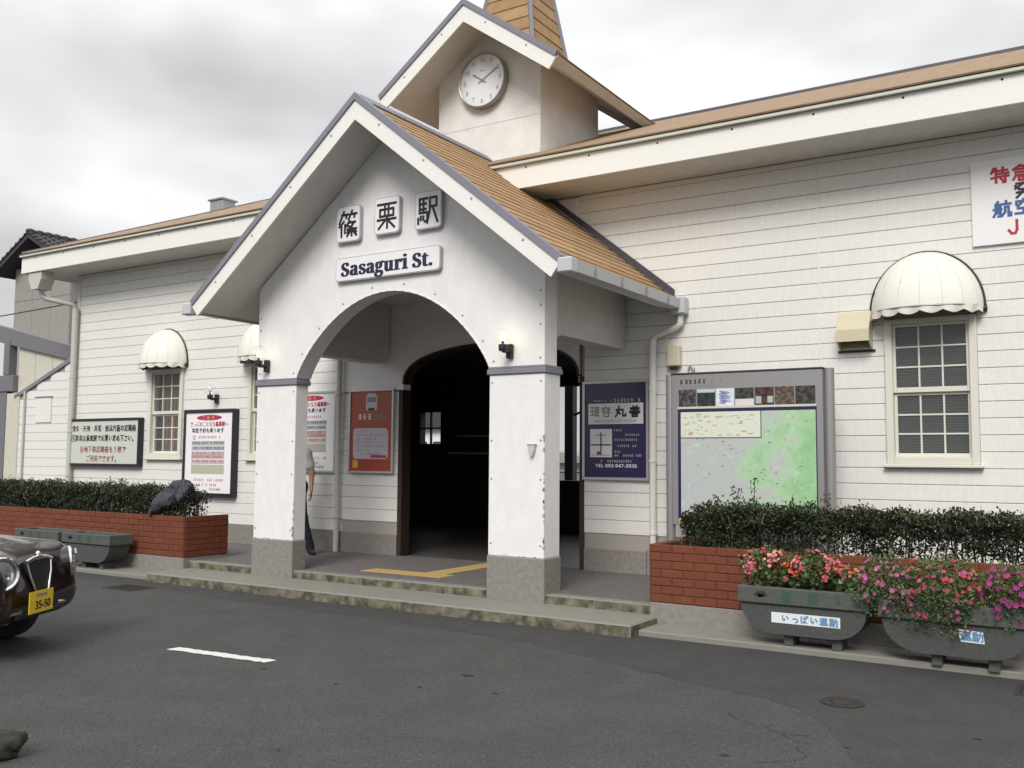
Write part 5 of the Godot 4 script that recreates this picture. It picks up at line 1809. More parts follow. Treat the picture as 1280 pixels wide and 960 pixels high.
func fittings() -> void:
	lamp(Vector3(-4.10, 2.735, 2.174), "lit globe wall lamp on the left porch column head", true)
	lamp(Vector3(-0.50, 2.725, 2.174), "lit globe wall lamp on the right porch column head", true)
	lamp(Vector3(-7.56, 2.545, 0.002), "unlit globe wall lamp above the black framed poster", false)
	awning(-8.88, "cream domed awning over the far left window with brown curtain")
	awning(-6.42, "cream domed awning half hidden behind the left porch column")
	awning(3.215, "cream domed awning over the right window with grey blind")
	# clock
	var c := thing("wall_clock", "round white station clock showing ten past ten on the tower", "clock", Vector3(-2.232, 6.652, 0.152))
	var g := Geo.new()
	var face := Basis(Vector3.RIGHT, PI / 2)
	g.lathe([Vector2(0.375, 0.0), Vector2(0.375, 0.105), Vector2(0.368, 0.112), Vector2(0.358, 0.105), Vector2(0.358, 0.085)], 64, Transform3D(face, Vector3.ZERO))
	put(c, "rim", g, mt("clock_rim") if mats.has("clock_rim") else M("clock_rim", Color(0.36, 0.35, 0.29), 0.3, null, 1.0, null, 0.4, 0.5))
	g = Geo.new()
	g.lathe([Vector2(0.362, 0.082), Vector2(0.0, 0.083)], 64, Transform3D(face, Vector3.ZERO))
	put(c, "dial", g, mt("sign_white"))
	for i in 12:
		var t := TAU * (i + 1) / 12.0
		letters(c, "numeral", str(i + 1), Vector3(sin(t) * 0.285, cos(t) * 0.285, 0.0855), 0.082, mt("ink_grey"), false, false, 0.0, 0.002)
	g = Geo.new()
	for i in 60:
		var t := TAU * i / 60.0
		g.box(Vector3(sin(t) * 0.342, cos(t) * 0.342, 0.0845), Vector3(0.003, 0.012 if i % 5 else 0.018, 0.001), Basis(Vector3.BACK, -t))
	put(c, "minute_marks", g, mt("ink_grey"))
	g = Geo.new()
	g.box(Vector3(0.0, 0.135, 0.0845), Vector3(0.075, 0.010, 0.001))
	put(c, "maker_mark", g, mt("ink_grey"))
	var hands := [["hour_hand", deg_to_rad(-55.0), 0.185, 0.020, 0.090], ["minute_hand", deg_to_rad(62.0), 0.285, 0.015, 0.094]]
	for h in hands:
		g = Geo.new()
		var l: float = h[2]
		g.box(Vector3(0, l * 0.5 - 0.035, 0), Vector3(h[3], l + 0.07, 0.003), Basis(), 0.001)
		part(c, h[0], g.mesh(), mt("trim"), Transform3D(Basis(Vector3.BACK, -h[1]), Vector3(0, 0, h[4])))
	g = Geo.new()
	g.lathe([Vector2(0.018, 0.085), Vector2(0.018, 0.098), Vector2(0.0, 0.1)], 16, Transform3D(face, Vector3.ZERO))
	put(c, "hub", g, mt("trim"))
	g = Geo.new()
	g.lathe([Vector2(0.358, 0.104), Vector2(0.0, 0.110)], 48, Transform3D(face, Vector3.ZERO))
	put(c, "glass", g, mt("glass"))
	# vent hood
	var v := thing("vent_hood", "yellowish cream metal vent hood on the wall left of the right awning", "vent", Vector3(2.345, 2.75, 0.003))
	g = Geo.new()
	var sh := PackedVector2Array([Vector2(0.0, 0.0), Vector2(0.0, 0.40), Vector2(0.06, 0.405), Vector2(0.20, 0.20), Vector2(0.20, 0.075), Vector2(0.185, 0.075), Vector2(0.185, 0.19), Vector2(0.05, 0.385), Vector2(0.012, 0.385), Vector2(0.012, 0.0)])
	g.prism(sh, -0.335, -0.0, Transform3D(Basis(Vector3.BACK, Vector3.UP, Vector3.LEFT), Vector3.ZERO))
	put(v, "hood", g, mt("vent_cream"))
	for x: float in [0.0, 0.323]:
		g = Geo.new()
		g.prism(PackedVector2Array([Vector2(0.013, 0.0), Vector2(0.013, 0.384), Vector2(0.05, 0.384), Vector2(0.184, 0.19), Vector2(0.184, 0.075), Vector2(0.05, 0.0)]), -x - 0.012, -x, Transform3D(Basis(Vector3.BACK, Vector3.UP, Vector3.LEFT), Vector3.ZERO))
		put(v, "cheek", g, mt("vent_cream"))
	g = Geo.new()
	g.span(Vector3(0.02, 0.02, 0.001), Vector3(0.315, 0.19, 0.012))
	put(v, "opening", g, mt("black"))
	g = Geo.new()
	g.span(Vector3(-0.025, -0.025, 0.0), Vector3(0.36, 0.0, 0.016), 0.003)
	put(v, "flange", g, mt("jamb"))
	# wedge shaped holder on the right column
	var w := thing("flag_holder", "small grey wedge shaped holder screwed to the right porch column", "holder", Vector3(-0.224, 1.645, 2.174))
	g = Geo.new()
	g.prism(PackedVector2Array([Vector2(-0.042, 0.055), Vector2(-0.034, 0.0), Vector2(-0.012, -0.055), Vector2(0.012, -0.055), Vector2(0.034, 0.0), Vector2(0.042, 0.055)]), 0.0, 0.045)
	put(w, "body", g, mt("gutter"))
	g = Geo.new()
	g.span(Vector3(-0.048, 0.055, 0.0), Vector3(0.048, 0.064, 0.05), 0.003)
	put(w, "lip", g, mt("trim"))

# ---------------------------------------------------------------- planting
func bricks_on(t: Node3D, a: Vector3, dir: Vector3, out: Vector3, length: float, y0: float, rows_n: int, meshes: Array) -> void:
	var rot := Basis(dir, Vector3.UP, out)
	if dir.cross(Vector3.UP).dot(out) < 0: rot = Basis(-dir, Vector3.UP, out)
	var pitch := 0.214
	for r in rows_n:
		var x := -pitch * (0.5 if r % 2 else 0.0)
		while x < length - 0.03:
			var l0 := maxf(x, 0.0)
			var l1 := minf(x + pitch, length)
			if l1 - l0 > 0.05:
				var full := l1 - l0 > pitch - 0.001
				var s := 1.0 if full else (l1 - l0 - 0.010) / (pitch - 0.010)
				var c := a + dir * ((l0 + l1) * 0.5) + Vector3(0, y0 + 0.0765 * (r + 0.5), 0) + out * (-0.02 + rng.randf_range(-0.003, 0.002))
				part(t, "brick", meshes[rng.randi() % meshes.size()], mt("brick%d" % (rng.randi() % 4)), Transform3D(rot * Basis.from_scale(Vector3(s, 1, 1)), c))
			x += pitch

func brick_planters() -> void:
	var meshes := []
	for i in 3:
		var g := Geo.new()
		g.box(Vector3.ZERO, Vector3(0.204 - 0.001 * i, 0.0675 + 0.0007 * i, 0.05), Basis(Vector3.UP, 0.004 * (i - 1)), 0.004)
		meshes.append(g.mesh())
	var specs := [["red brick planter box holding the right hedge under the guide board", 1.11, 6.6, 0.85, "right"], ["red brick planter box holding the left hedge beyond the porch", -11.9, -5.52, 1.50, "left"]]
	for s in specs:
		var t := thing("brick_planter", s[0], "planter", Vector3.ZERO, 0.0, "brick planters")
		var x0: float = s[1]
		var x1: float = s[2]
		var zb: float = s[3]
		var y0 := 0.240
		var g := Geo.new()
		g.span(Vector3(x0 - 0.014, y0, zb + 0.006), Vector3(x1 + 0.014, 0.61, 2.233))
		for w in [[x0 - 0.014, zb + 0.006, x0 + 0.06, 2.233], [x1 - 0.06, zb + 0.006, x1 + 0.014, 2.233], [x0 + 0.06, 2.16, x1 - 0.06, 2.233]]:
			g.span(Vector3(w[0], 0.61, w[1]), Vector3(w[2], 0.768, w[3]))
		put(t, "mortar_bed", g, mt("mortar"))
		g = Geo.new()
		g.span(Vector3(x0 - 0.016, 0.0, zb), Vector3(x1 + 0.016, y0 - 0.002, 2.238), 0.01)
		put(t, "footing", g, mt("concrete"))
		bricks_on(t, Vector3(x0, 0, 2.22 + 0.016), Vector3.RIGHT, Vector3.BACK, x1 - x0, y0, 7, meshes)
		if s[4] == "right": bricks_on(t, Vector3(x0 - 0.016, 0, zb), Vector3.BACK, Vector3.LEFT, 2.22 - zb, y0, 7, meshes)
		else: bricks_on(t, Vector3(x1 + 0.016, 0, zb), Vector3.BACK, Vector3.RIGHT, 2.22 - zb, y0, 7, meshes)
		g = Geo.new()
		g.span(Vector3(x0 + 0.06, 0.61, zb + 0.01), Vector3(x1 - 0.06, 0.63, 2.16))
		put(t, "soil", g, mt("soil"))

func leaf_mesh(l: float, w: float) -> ArrayMesh:
	var g := Geo.new()
	var a := Vector3(0, 0, 0)
	var b := Vector3(-w / 2, 0.12 * l, l * 0.45)
	var c := Vector3(0, 0.02 * l, l)
	var d := Vector3(w / 2, 0.12 * l, l * 0.45)
	var m := Vector3(0, 0.0, l * 0.5)
	g.tri(a, m, b); g.tri(b, m, c); g.tri(a, d, m); g.tri(m, d, c)
	return g.mesh()

func scatter(parent: Node3D, called: String, mesh: Mesh, material: Material, ts: Array, cs: Array) -> MultiMeshInstance3D:
	var mm := MultiMesh.new()
	mm.transform_format = MultiMesh.TRANSFORM_3D
	mm.use_colors = true
	mm.mesh = mesh
	mm.instance_count = ts.size()
	for i in ts.size():
		mm.set_instance_transform(i, ts[i])
		mm.set_instance_color(i, cs[i])
	var o := MultiMeshInstance3D.new()
	o.name = called
	o.multimesh = mm
	o.material_override = material
	o.set_meta("kind", "stuff")
	parent.add_child(o, true)
	return o

func rnd_basis(up_bias := 0.6) -> Basis:
	var d := Vector3(rng.randf_range(-1, 1), rng.randf_range(-0.5, 1) + up_bias, rng.randf_range(-1, 1)).normalized()
	var s := d.cross(Vector3(rng.randf_range(-1, 1), rng.randf_range(-1, 1), rng.randf_range(-1, 1))).normalized()
	return Basis(s, s.cross(d) * -1.0, d).orthonormalized()

func hedge(x0: float, x1: float, z0: float, z1: float, top: float, n: int, thin: bool, label: String, tall: Array) -> void:
	var t := thing("hedge", label, "hedge", Vector3.ZERO, 0.0, "clipped hedges in the brick planters")
	var nz := FastNoiseLite.new()
	nz.seed = 21 if thin else 22
	nz.frequency = 2.2
	nz.fractal_octaves = 3
	var ts := []
	var cs := []
	var y0 := 0.70
	for i in n:
		var x := rng.randf_range(x0, x1)
		var z := rng.randf_range(z0, z1)
		var lump := nz.get_noise_2d(x * 1.2, z * 1.2)
		var hi := top + lump * 0.09 + (0.04 if rng.randf() < 0.05 else 0.0)
		# leaves gather near the clipped surface
		var y := y0 + (hi - y0) * pow(rng.randf(), 0.6 if thin else 0.85)
		if rng.randf() < 0.5: z = z1 - absf(rng.randfn(0.0, 0.10)) if rng.randf() < 0.75 else z0 + absf(rng.randfn(0.0, 0.1))
		var ex := minf(x - x0, x1 - x)
		if ex < 0.18 and y > hi - 0.12 * (1.0 - ex / 0.18): y -= 0.1
		if thin and y < y0 + 0.21:
			var keep := 0.50 + 1.1 * clampf(nz.get_noise_2d(x * 1.1 + 50.0, y * 1.6) * 2.2 + 0.02, 0, 1)
			if x < 2.05: keep = 1.6
			if rng.randf() > keep * 0.85: continue
		z += nz.get_noise_3d(x * 1.5, y * 3.0, 9.0) * 0.10
		if nz.get_noise_3d(x * 3.0, y * 3.0, z * 3.0) < -0.33: continue
		ts.append(Transform3D(rnd_basis(0.35).scaled(Vector3.ONE * rng.randf_range(0.7, 1.35)), Vector3(x, y, z)))
		var k := rng.randf_range(0.5, 1.15)
		var young := 1.0 if (y > hi - 0.05 and rng.randf() < 0.4) else 0.0
		var brown := 1.0 if rng.randf() < 0.06 else 0.0
		k *= 0.75 + 0.5 * clampf(0.5 + nz.get_noise_3d(x * 1.7, y * 2.0, z * 1.7), 0.0, 1.0)
		cs.append(Color(0.017 + 0.035 * young + 0.03 * brown, 0.029 + 0.04 * young, 0.009 + 0.006 * young) * k)
	for s in tall:
		for i in 46:
			var u := rng.randf()
			ts.append(Transform3D(rnd_basis(0.7).scaled(Vector3.ONE * rng.randf_range(0.8, 1.3)), Vector3(s[0] + rng.randfn(0, 0.03), top - 0.05 + u * (s[1] - top + 0.05), s[2] + rng.randfn(0, 0.03))))
			cs.append(Color(0.035, 0.045, 0.018) * rng.randf_range(0.6, 1.2))
	scatter(t, "foliage", leaf_mesh(0.030, 0.018), mt("leaf"), ts, cs)
	var g := Geo.new()
	var m := int((x1 - x0) * 42)
	for i in m:
		var x := rng.randf_range(x0 + 0.03, x1 - 0.03)
		var z := rng.randf_range(z0 + 0.1, z1 - 0.06)
		var p := Vector3(x, 0.62, z)
		var q := p + Vector3(rng.randf_range(-0.05, 0.05), 0.28, rng.randf_range(-0.04, 0.04))
		var r := q + Vector3(rng.randf_range(-0.06, 0.06), top - 0.96, rng.randf_range(-0.05, 0.05))
		g.tube([p, q, r], rng.randf_range(0.003, 0.007), 5, false)
	for s in tall: g.tube([Vector3(s[0], 0.8, s[2]), Vector3(s[0] + 0.01, s[1] - 0.02, s[2])], 0.004, 5, false)
	put(t, "stems", g, mt("twig")).set_meta("kind", "stuff")

func hedges() -> void:
	hedge(1.36, 6.4, 1.62, 2.16, 1.125, 56000, true, "low dark clipped hedge in the right brick planter, thin and gappy below", [[1.93, 1.40, 1.72], [1.78, 1.30, 1.75], [2.62, 1.25, 1.8], [1.60, 1.22, 1.8], [2.3, 1.20, 1.75]])
	hedge(-11.8, -5.66, 1.70, 2.16, 1.14, 56000, false, "dense dark clipped hedge in the left brick planter", [[-9.0, 1.20, 1.8], [-7.4, 1.22, 1.85]])

func trough(at: Vector3, label: String) -> Node3D:
	var t := thing("planter_trough", label, "planter", at, 0.0, "boat shaped concrete planter troughs")
	var w := 1.06
	# hull: flat fronted, rounded at both ends
	var p := PackedVector2Array()
	p.append(Vector2(0.02, 0.335)); p.append(Vector2(w - 0.02, 0.335))
	for i in 10:
		var a := PI * 0.5 * i / 9.0
		p.append(Vector2(w - 0.30 + 0.27 * cos(a), 0.32 - 0.225 * sin(a)))
	for i in 10:
		var a := PI * 0.5 * (9 - i) / 9.0
		p.append(Vector2(0.30 - 0.27 * cos(a), 0.32 - 0.225 * sin(a)))
	var g := Geo.new()
	g.prism(p, -0.335, -0.025)
	put(t, "hull", g, mt("trough"))
	g = Geo.new()
	g.span(Vector3(0, 0.335, -0.05), Vector3(w, 0.472, 0.0), 0.008)
	g.span(Vector3(0, 0.335, -0.36), Vector3(w, 0.472, -0.31), 0.008)
	g.span(Vector3(0, 0.335, -0.31), Vector3(0.05, 0.472, -0.05), 0.008)
	g.span(Vector3(w - 0.05, 0.335, -0.31), Vector3(w, 0.472, -0.05), 0.008)
	put(t, "rim", g, mt("trough_rim"))
	g = Geo.new()
	g.span(Vector3(0.05, 0.34, -0.31), Vector3(w - 0.05, 0.435, -0.05))
	put(t, "soil", g, mt("soil"))
	for x: float in [0.40, 0.785]:
		g = Geo.new()
		g.span(Vector3(x - 0.038, 0.0, -0.28), Vector3(x + 0.038, 0.096, -0.08), 0.006)
		put(t, "foot", g, mt("trough_rim"))
	# cast crest and the town's name in worn green
	g = Geo.new()
	for i in 5:
		var a := PI * (0.10 + 0.2 * i)
		g.box(Vector3(0.20 + cos(a) * 0.03, 0.395 + sin(a) * 0.02, 0.0012), Vector3(0.05, 0.022, 0.002), Basis(Vector3.BACK, a))
	put(t, "crest", g, mt("iron"))
	for i in 3:
		g = Geo.new()
		strokes(g, ["篠", "栗", "町"][i], Vector3(0.37 + 0.215 * i, 0.445, 0.0012), 0.075, 0.08, 0.0, 0.014)
		put(t, "lettering", g, mt("green_mark"))
	return t

func sticker(t: Node3D, x0: float, x1: float, y0: float, y1: float, s: String, start: float, torn: bool) -> void:
	var g := Geo.new()
	var z := -0.0225
	if torn:
		g.tri(Vector3(x0 + 0.02, y0 + 0.004, z), Vector3(x1, y0, z), Vector3(x1 - 0.01, y1 - 0.012, z)); g.tri(Vector3(x0 + 0.02, y0 + 0.004, z), Vector3(x1 - 0.01, y1 - 0.012, z), Vector3(x0, y1, z))
	else:
		g.quad(Vector3(x0, y0, z), Vector3(x1, y0, z), Vector3(x1, y1, z), Vector3(x0, y1, z))
	put(t, "sticker", g, mt("sticker"))
	g = Geo.new()
	var h := (y1 - y0) * 0.68
	strokes(g, s, Vector3(start, y1 - (y1 - y0) * 0.16, z + 0.0012), h * 1.0, h, 0.077, 0.011)
	put(t, "lettering", g, mt("sticker_blue"))

func bloom_mesh(r: float) -> ArrayMesh:
	var g := Geo.new()
	for i in 5:
		var a := TAU * i / 5.0
		var d := Vector3(cos(a), 0, sin(a))
		var s := Vector3(-sin(a), 0, cos(a))
		g.quad(Vector3.ZERO, d * r * 0.7 + s * r * 0.48 + Vector3(0, r * 0.25, 0), d * r * 1.05 + Vector3(0, r * 0.12, 0), d * r * 0.7 - s * r * 0.48 + Vector3(0, r * 0.25, 0))
	return g.mesh()

func flowers(called: String, label: String, group: String, c: Vector3, ext: Vector3, leaves: int, blooms: int, cols: Array, bare: float, lsize: Vector2, bsize: float, droop: float, clustered: bool) -> void:
	var t := thing(called, label, "flowers", Vector3.ZERO, 0.0, group)
	var ts := []
	var cs := []
	var nz := FastNoiseLite.new()
	nz.seed = label.hash() % 1000
	nz.frequency = 3.0
	var inside := func(p: Vector3) -> float:
		return Vector3((p.x - c.x) / ext.x, (p.y - c.y) / ext.y, (p.z - c.z) / ext.z).length() + nz.get_noise_3dv(p * 1.4) * 0.45
	for i in leaves * 3:
		if ts.size() >= leaves: break
		var p := c + Vector3(rng.randf_range(-1.1, 1.1) * ext.x, rng.randf_range(-1, 1.1) * ext.y, rng.randf_range(-1.1, 1.1) * ext.z)
		if inside.call(p) > 1.0 or (p.y < c.y - ext.y * 0.6 and p.z < 2.6 and droop > 0): continue
		ts.append(Transform3D(rnd_basis(0.3).scaled(Vector3.ONE * rng.randf_range(0.6, 1.3)), p))
		var k := rng.randf_range(0.6, 1.4)
		cs.append(Color(0.055, 0.095, 0.024) * k if rng.randf() > bare else Color(0.11, 0.13, 0.05) * k)
	scatter(t, "foliage", leaf_mesh(lsize.x, lsize.y), mt("leaf"), ts, cs)
	ts = []
	cs = []
	var heads := []
	for i in (maxi(blooms / 10, 1) if clustered else blooms):
		for tries in 30:
			var d := Vector3(rng.randf_range(-1, 1), rng.randf_range(-0.55 if droop > 0 else -0.1, 1), rng.randf_range(-0.4, 1)).normalized()
			var p := c + d * ext * rng.randf_range(0.75, 1.08)
			if inside.call(p) < 1.25: heads.append(p); break
	for p: Vector3 in heads:
		var col: Color = cols[rng.randi() % cols.size()]
		for q in (10 if clustered else 1):
			var o := Vector3(rng.randfn(0, 0.020), rng.randfn(0, 0.016), rng.randfn(0, 0.020)) if clustered else Vector3.ZERO
			var up := (p + o * 2.0 - c + Vector3(0, 0.06, 0.12)).normalized()
			var sd := up.cross(Vector3(rng.randf_range(-1, 1), 0.1, rng.randf_range(-1, 1))).normalized()
			ts.append(Transform3D(Basis(sd, up, sd.cross(up)).scaled(Vector3.ONE * rng.randf_range(0.7, 1.25)), p + o))
			cs.append(col * rng.randf_range(0.75, 1.2))
	scatter(t, "blooms", bloom_mesh(bsize), mt("petal"), ts, cs)
	var g := Geo.new()
	for p: Vector3 in heads:
		if rng.randf() < 0.5: g.tube([Vector3(lerpf(c.x, p.x, 0.5), c.y - ext.y * 0.5, lerpf(c.z, p.z, 0.5)), p - (p - c).normalized() * 0.012], 0.0025, 4, false)
	put(t, "stems", g, mt("green_mark")).set_meta("kind", "stuff")

func troughs() -> void:
	var a := trough(Vector3(2.108, 0.05, 2.72), "boat shaped concrete trough with pink geraniums and a long white sticker")
	sticker(a, 0.28, 0.83, 0.188, 0.272, "いっぱい運動", 0.365, false)
	var b := trough(Vector3(3.24, 0.035, 2.79), "boat shaped concrete trough overgrown with magenta petunias, torn sticker")
	sticker(b, 0.555, 0.735, 0.205, 0.30, "運動", 0.58, true)
	var c := trough(Vector3(-7.47, 0.04, 2.70), "empty boat shaped concrete trough behind the dark car")
	sticker(c, 0.27, 0.33, 0.20, 0.27, "い", 0.272, true)
	trough(Vector3(-8.62, 0.04, 2.70), "empty boat shaped concrete trough at the far left edge")
	var pink := [Color(0.58, 0.14, 0.16), Color(0.62, 0.21, 0.20), Color(0.46, 0.07, 0.10), Color(0.58, 0.17, 0.22)]
	var red := [Color(0.50, 0.035, 0.02), Color(0.62, 0.10, 0.05)]
	flowers("geranium", "salmon pink geranium at the left end of the stickered trough", "geraniums in the trough", Vector3(2.30, 0.64, 2.56), Vector3(0.20, 0.20, 0.17), 460, 150, pink, 0.2, Vector2(0.045, 0.045), 0.0135, 0.0, true)
	flowers("geranium", "tall salmon pink geranium in the middle of the stickered trough", "geraniums in the trough", Vector3(2.72, 0.63, 2.57), Vector3(0.19, 0.20, 0.18), 460, 160, pink, 0.2, Vector2(0.045, 0.045), 0.0135, 0.0, true)
	flowers("geranium", "low red geranium between the two salmon ones", "geraniums in the trough", Vector3(2.51, 0.60, 2.52), Vector3(0.12, 0.14, 0.14), 240, 66, red, 0.1, Vector2(0.045, 0.045), 0.013, 0.0, true)
	flowers("geranium", "low red geranium at the right end of the stickered trough", "geraniums in the trough", Vector3(2.98, 0.58, 2.56), Vector3(0.14, 0.14, 0.16), 240, 78, red + pink, 0.1, Vector2(0.045, 0.045), 0.013, 0.0, true)
	var mag := [Color(0.27, 0.014, 0.13), Color(0.33, 0.028, 0.17), Color(0.24, 0.012, 0.15)]
	var cor := [Color(0.36, 0.045, 0.055), Color(0.32, 0.024, 0.07), Color(0.38, 0.075, 0.085), Color(0.33, 0.065, 0.18)]
	var lil := [Color(0.38, 0.14, 0.27), Color(0.40, 0.11, 0.24), Color(0.33, 0.055, 0.17)]
	flowers("petunia", "lilac pink petunia spilling over the left end of its trough", "petunias in the overgrown trough", Vector3(3.30, 0.57, 2.66), Vector3(0.24, 0.25, 0.23), 2200, 60, lil, 0.5, Vector2(0.034, 0.016), 0.019, 1.0, false)
	flowers("petunia", "coral red petunia trailing down the front of its trough", "petunias in the overgrown trough", Vector3(3.68, 0.55, 2.70), Vector3(0.34, 0.29, 0.25), 3800, 84, cor, 0.5, Vector2(0.034, 0.016), 0.018, 1.0, false)
	flowers("petunia", "deep magenta petunia at the right end of its trough", "petunias in the overgrown trough", Vector3(4.17, 0.57, 2.68), Vector3(0.25, 0.25, 0.23), 2000, 80, mag, 0.4, Vector2(0.034, 0.016), 0.021, 1.0, false)

# ---------------------------------------------------------------- the jacket on the hedge
func jacket() -> void:
	var t := thing("jacket", "dark grey jacket thrown over the end of the left hedge", "jacket")
	var f := Field.new()
	f.k = 0.07
	# bunched over the top of the hedge, the body hanging down its front towards the left
	f.cap(Vector3(-5.98, 1.13, 2.04), Vector3(-6.08, 0.92, 2.20), 0.085, 0.075)
	f.cap(Vector3(-5.84, 1.15, 2.02), Vector3(-5.92, 0.95, 2.20), 0.080, 0.070)
	f.cap(Vector3(-5.74, 1.12, 2.04), Vector3(-5.72, 1.00, 2.16), 0.060, 0.045)
	f.cap(Vector3(-5.92, 1.16, 1.98), Vector3(-5.78, 1.17, 1.98), 0.060, 0.060)
	f.cap(Vector3(-6.06, 0.95, 2.19), Vector3(-6.10, 0.87, 2.22), 0.065, 0.050)
	f.cap(Vector3(-5.84, 1.12, 1.95), Vector3(-5.86, 0.98, 1.75), 0.06, 0.05)
	var g := Geo.new()
	f.mesh_into(g, Vector3(-6.6, 0.65, 1.550), Vector3(-5.6, 1.4, 2.500), 0.018)
	# cloth folds: push the surface along its normal by a rippling amount
	var nz := FastNoiseLite.new()
	nz.seed = 3
	nz.frequency = 6.5
	nz.fractal_octaves = 2
	for i in g.v.size():
		var p := g.v[i]
		var q := Vector3(p.x * 1.6 + p.y * 0.9, (p.y - p.x) * 0.5, p.z)
		g.v[i] = p + g.n[i] * ((0.5 - absf(nz.get_noise_3dv(q))) * 0.055 - 0.01)
	g.renormal()
	put(t, "cloth", g, mt("cloth_grey"))
	g = Geo.new()
	g.tube([Vector3(-6.08, 0.90, 2.24), Vector3(-6.15, 0.83, 2.27), Vector3(-6.18, 0.775, 2.265)], 0.028, 10)
	put(t, "sleeve_end", g, mt("cloth_grey"))

# ---------------------------------------------------------------- the car
func car() -> void:
	var t := thing("car", "small dark maroon retro car with chrome trim and yellow plate at the left edge", "car", Vector3(-2.36, 0.0, 6.07), deg_to_rad(29.0))
	var f := Field.new()
	f.k = 0.16
	f.bx(Vector3(-1.62, 0.54, 0), Vector3(1.52, 0.24, 0.66), 0.20)
	f.cap(Vector3(-0.42, 0.58, -0.16), Vector3(-1.15, 0.72, -0.22), 0.27, 0.30)
	f.cap(Vector3(-0.42, 0.58, 0.16), Vector3(-1.15, 0.72, 0.22), 0.27, 0.30)
	for s: float in [-1.0, 1.0]:
		f.cap(Vector3(-0.25, 0.64, s * 0.47), Vector3(-1.05, 0.70, s * 0.50), 0.185, 0.21)
		f.cap(Vector3(-2.35, 0.70, s * 0.48), Vector3(-3.05, 0.62, s * 0.48), 0.24, 0.22)
		f.cuts.append([Vector3(-0.68, 0.27, s * 0.78), 0.335, 0.28])
		f.cuts.append([Vector3(-2.78, 0.27, s * 0.78), 0.335, 0.28])
	f.bx(Vector3(-0.28, 0.40, 0), Vector3(0.22, 0.11, 0.60), 0.10)
	f.cap(Vector3(-2.6, 0.74, 0), Vector3(-3.05, 0.60, 0), 0.30, 0.26)
	var g := Geo.new()
	f.mesh_into(g, Vector3(-3.5, 0.1, -0.9), Vector3(0.2, 1.2, 0.9), 0.028)
	put(t, "body", g, mt("car_paint"))
	var c := Field.new()
	c.k = 0.1
	c.bx(Vector3(-1.95, 1.08, 0), Vector3(0.80, 0.30, 0.54), 0.26)
	g = Geo.new()
	c.mesh_into(g, Vector3(-2.95, 0.8, -0.75), Vector3(-1.0, 1.5, 0.75), 0.04)
	var dk := M("car_glass", Color(0.012, 0.014, 0.015), 0.04)
	put(t, "windows", g, dk)
	c = Field.new()
	c.k = 0.1
	c.bx(Vector3(-1.98, 1.33, 0), Vector3(0.70, 0.085, 0.50), 0.08)
	for s: float in [-1.0, 1.0]:
		c.cap(Vector3(-1.10, 0.90, s * 0.52), Vector3(-1.45, 1.30, s * 0.46), 0.035, 0.035)
		c.cap(Vector3(-2.78, 0.90, s * 0.52), Vector3(-2.55, 1.30, s * 0.46), 0.05, 0.04)
		c.cap(Vector3(-1.95, 0.90, s * 0.555), Vector3(-1.95, 1.30, s * 0.50), 0.035, 0.03)
	g = Geo.new()
	c.mesh_into(g, Vector3(-3.0, 0.75, -0.75), Vector3(-0.95, 1.5, 0.75), 0.03)
	put(t, "roof", g, mt("car_paint"))
	# wheels
	for x: float in [-0.68, -2.78]:
		for s: float in [-1.0, 1.0]:
			var tf := Transform3D(Basis(Vector3.RIGHT, PI / 2 * s), Vector3(x, 0.27, s * 0.60))
			g = Geo.new()
			g.lathe([Vector2(0.16, -0.08), Vector2(0.25, -0.085), Vector2(0.27, -0.06), Vector2(0.27, 0.06), Vector2(0.25, 0.085), Vector2(0.16, 0.08)], 32, tf)
			var w := put(t, "wheel", g, mt("rubber"))
			g = Geo.new()
			g.lathe([Vector2(0.17, 0.07), Vector2(0.165, 0.05), Vector2(0.10, 0.065), Vector2(0.06, 0.085), Vector2(0.0, 0.09)], 24, tf)
			g.lathe([Vector2(0.17, -0.07), Vector2(0.0, -0.07)], 24, tf)
			put(w, "hubcap", g, mt("chrome"))
	# headlamps
	for s: float in [-1.0, 1.0]:
		var o := Vector3(-0.105, 0.665, s * 0.465)
		var b := Basis(Vector3(0, 0.15, 1).normalized().cross(Vector3.UP).normalized(), Vector3.RIGHT, Vector3.BACK)
		var face := Basis(Vector3.BACK, -PI / 2 + 0.12) * Basis()
		face = Basis(Vector3.UP, -0.55 * s) * Basis(Vector3.BACK, -PI / 2 + 0.12)
		g = Geo.new()
		g.lathe([Vector2(0.131, 0.028), Vector2(0.128, 0.046), Vector2(0.118, 0.054), Vector2(0.102, 0.045), Vector2(0.100, 0.03)], 32, Transform3D(face, o))
		var hl := put(t, "headlight", g, mt("chrome"))
		g = Geo.new()
		g.lathe([Vector2(0.09, -0.12), Vector2(0.122, -0.05), Vector2(0.131, 0.0275)], 32, Transform3D(face, o))
		put(hl, "housing", g, mt("car_paint"))
		g = Geo.new()
		g.lathe([Vector2(0.10, 0.034), Vector2(0.09, 0.020), Vector2(0.07, 0.004), Vector2(0.045, -0.008), Vector2(0.0, -0.014)], 28, Transform3D(face, o))
		put(hl, "reflector", g, mt("chrome"))
		g = Geo.new()
		g.lathe([Vector2(0.101, 0.036), Vector2(0.08, 0.056), Vector2(0.045, 0.068), Vector2(0.0, 0.073)], 28, Transform3D(face, o))
		put(hl, "lens", g, mt("glass"))
		g = Geo.new()
		g.lathe([Vector2(0.058, -0.02), Vector2(0.056, 0.02), Vector2(0.04, 0.032), Vector2(0.0, 0.036)], 20, Transform3D(face, Vector3(-0.085, 0.455, s * 0.47)))
		var fg := put(t, "fog_lamp", g, mt("steel"))
		g = Geo.new()
		g.lathe([Vector2(0.045, 0.031), Vector2(0.0, 0.040)], 20, Transform3D(face, Vector3(-0.085, 0.455, s * 0.47)))
		put(fg, "lens", g, mt("bulb_off"))
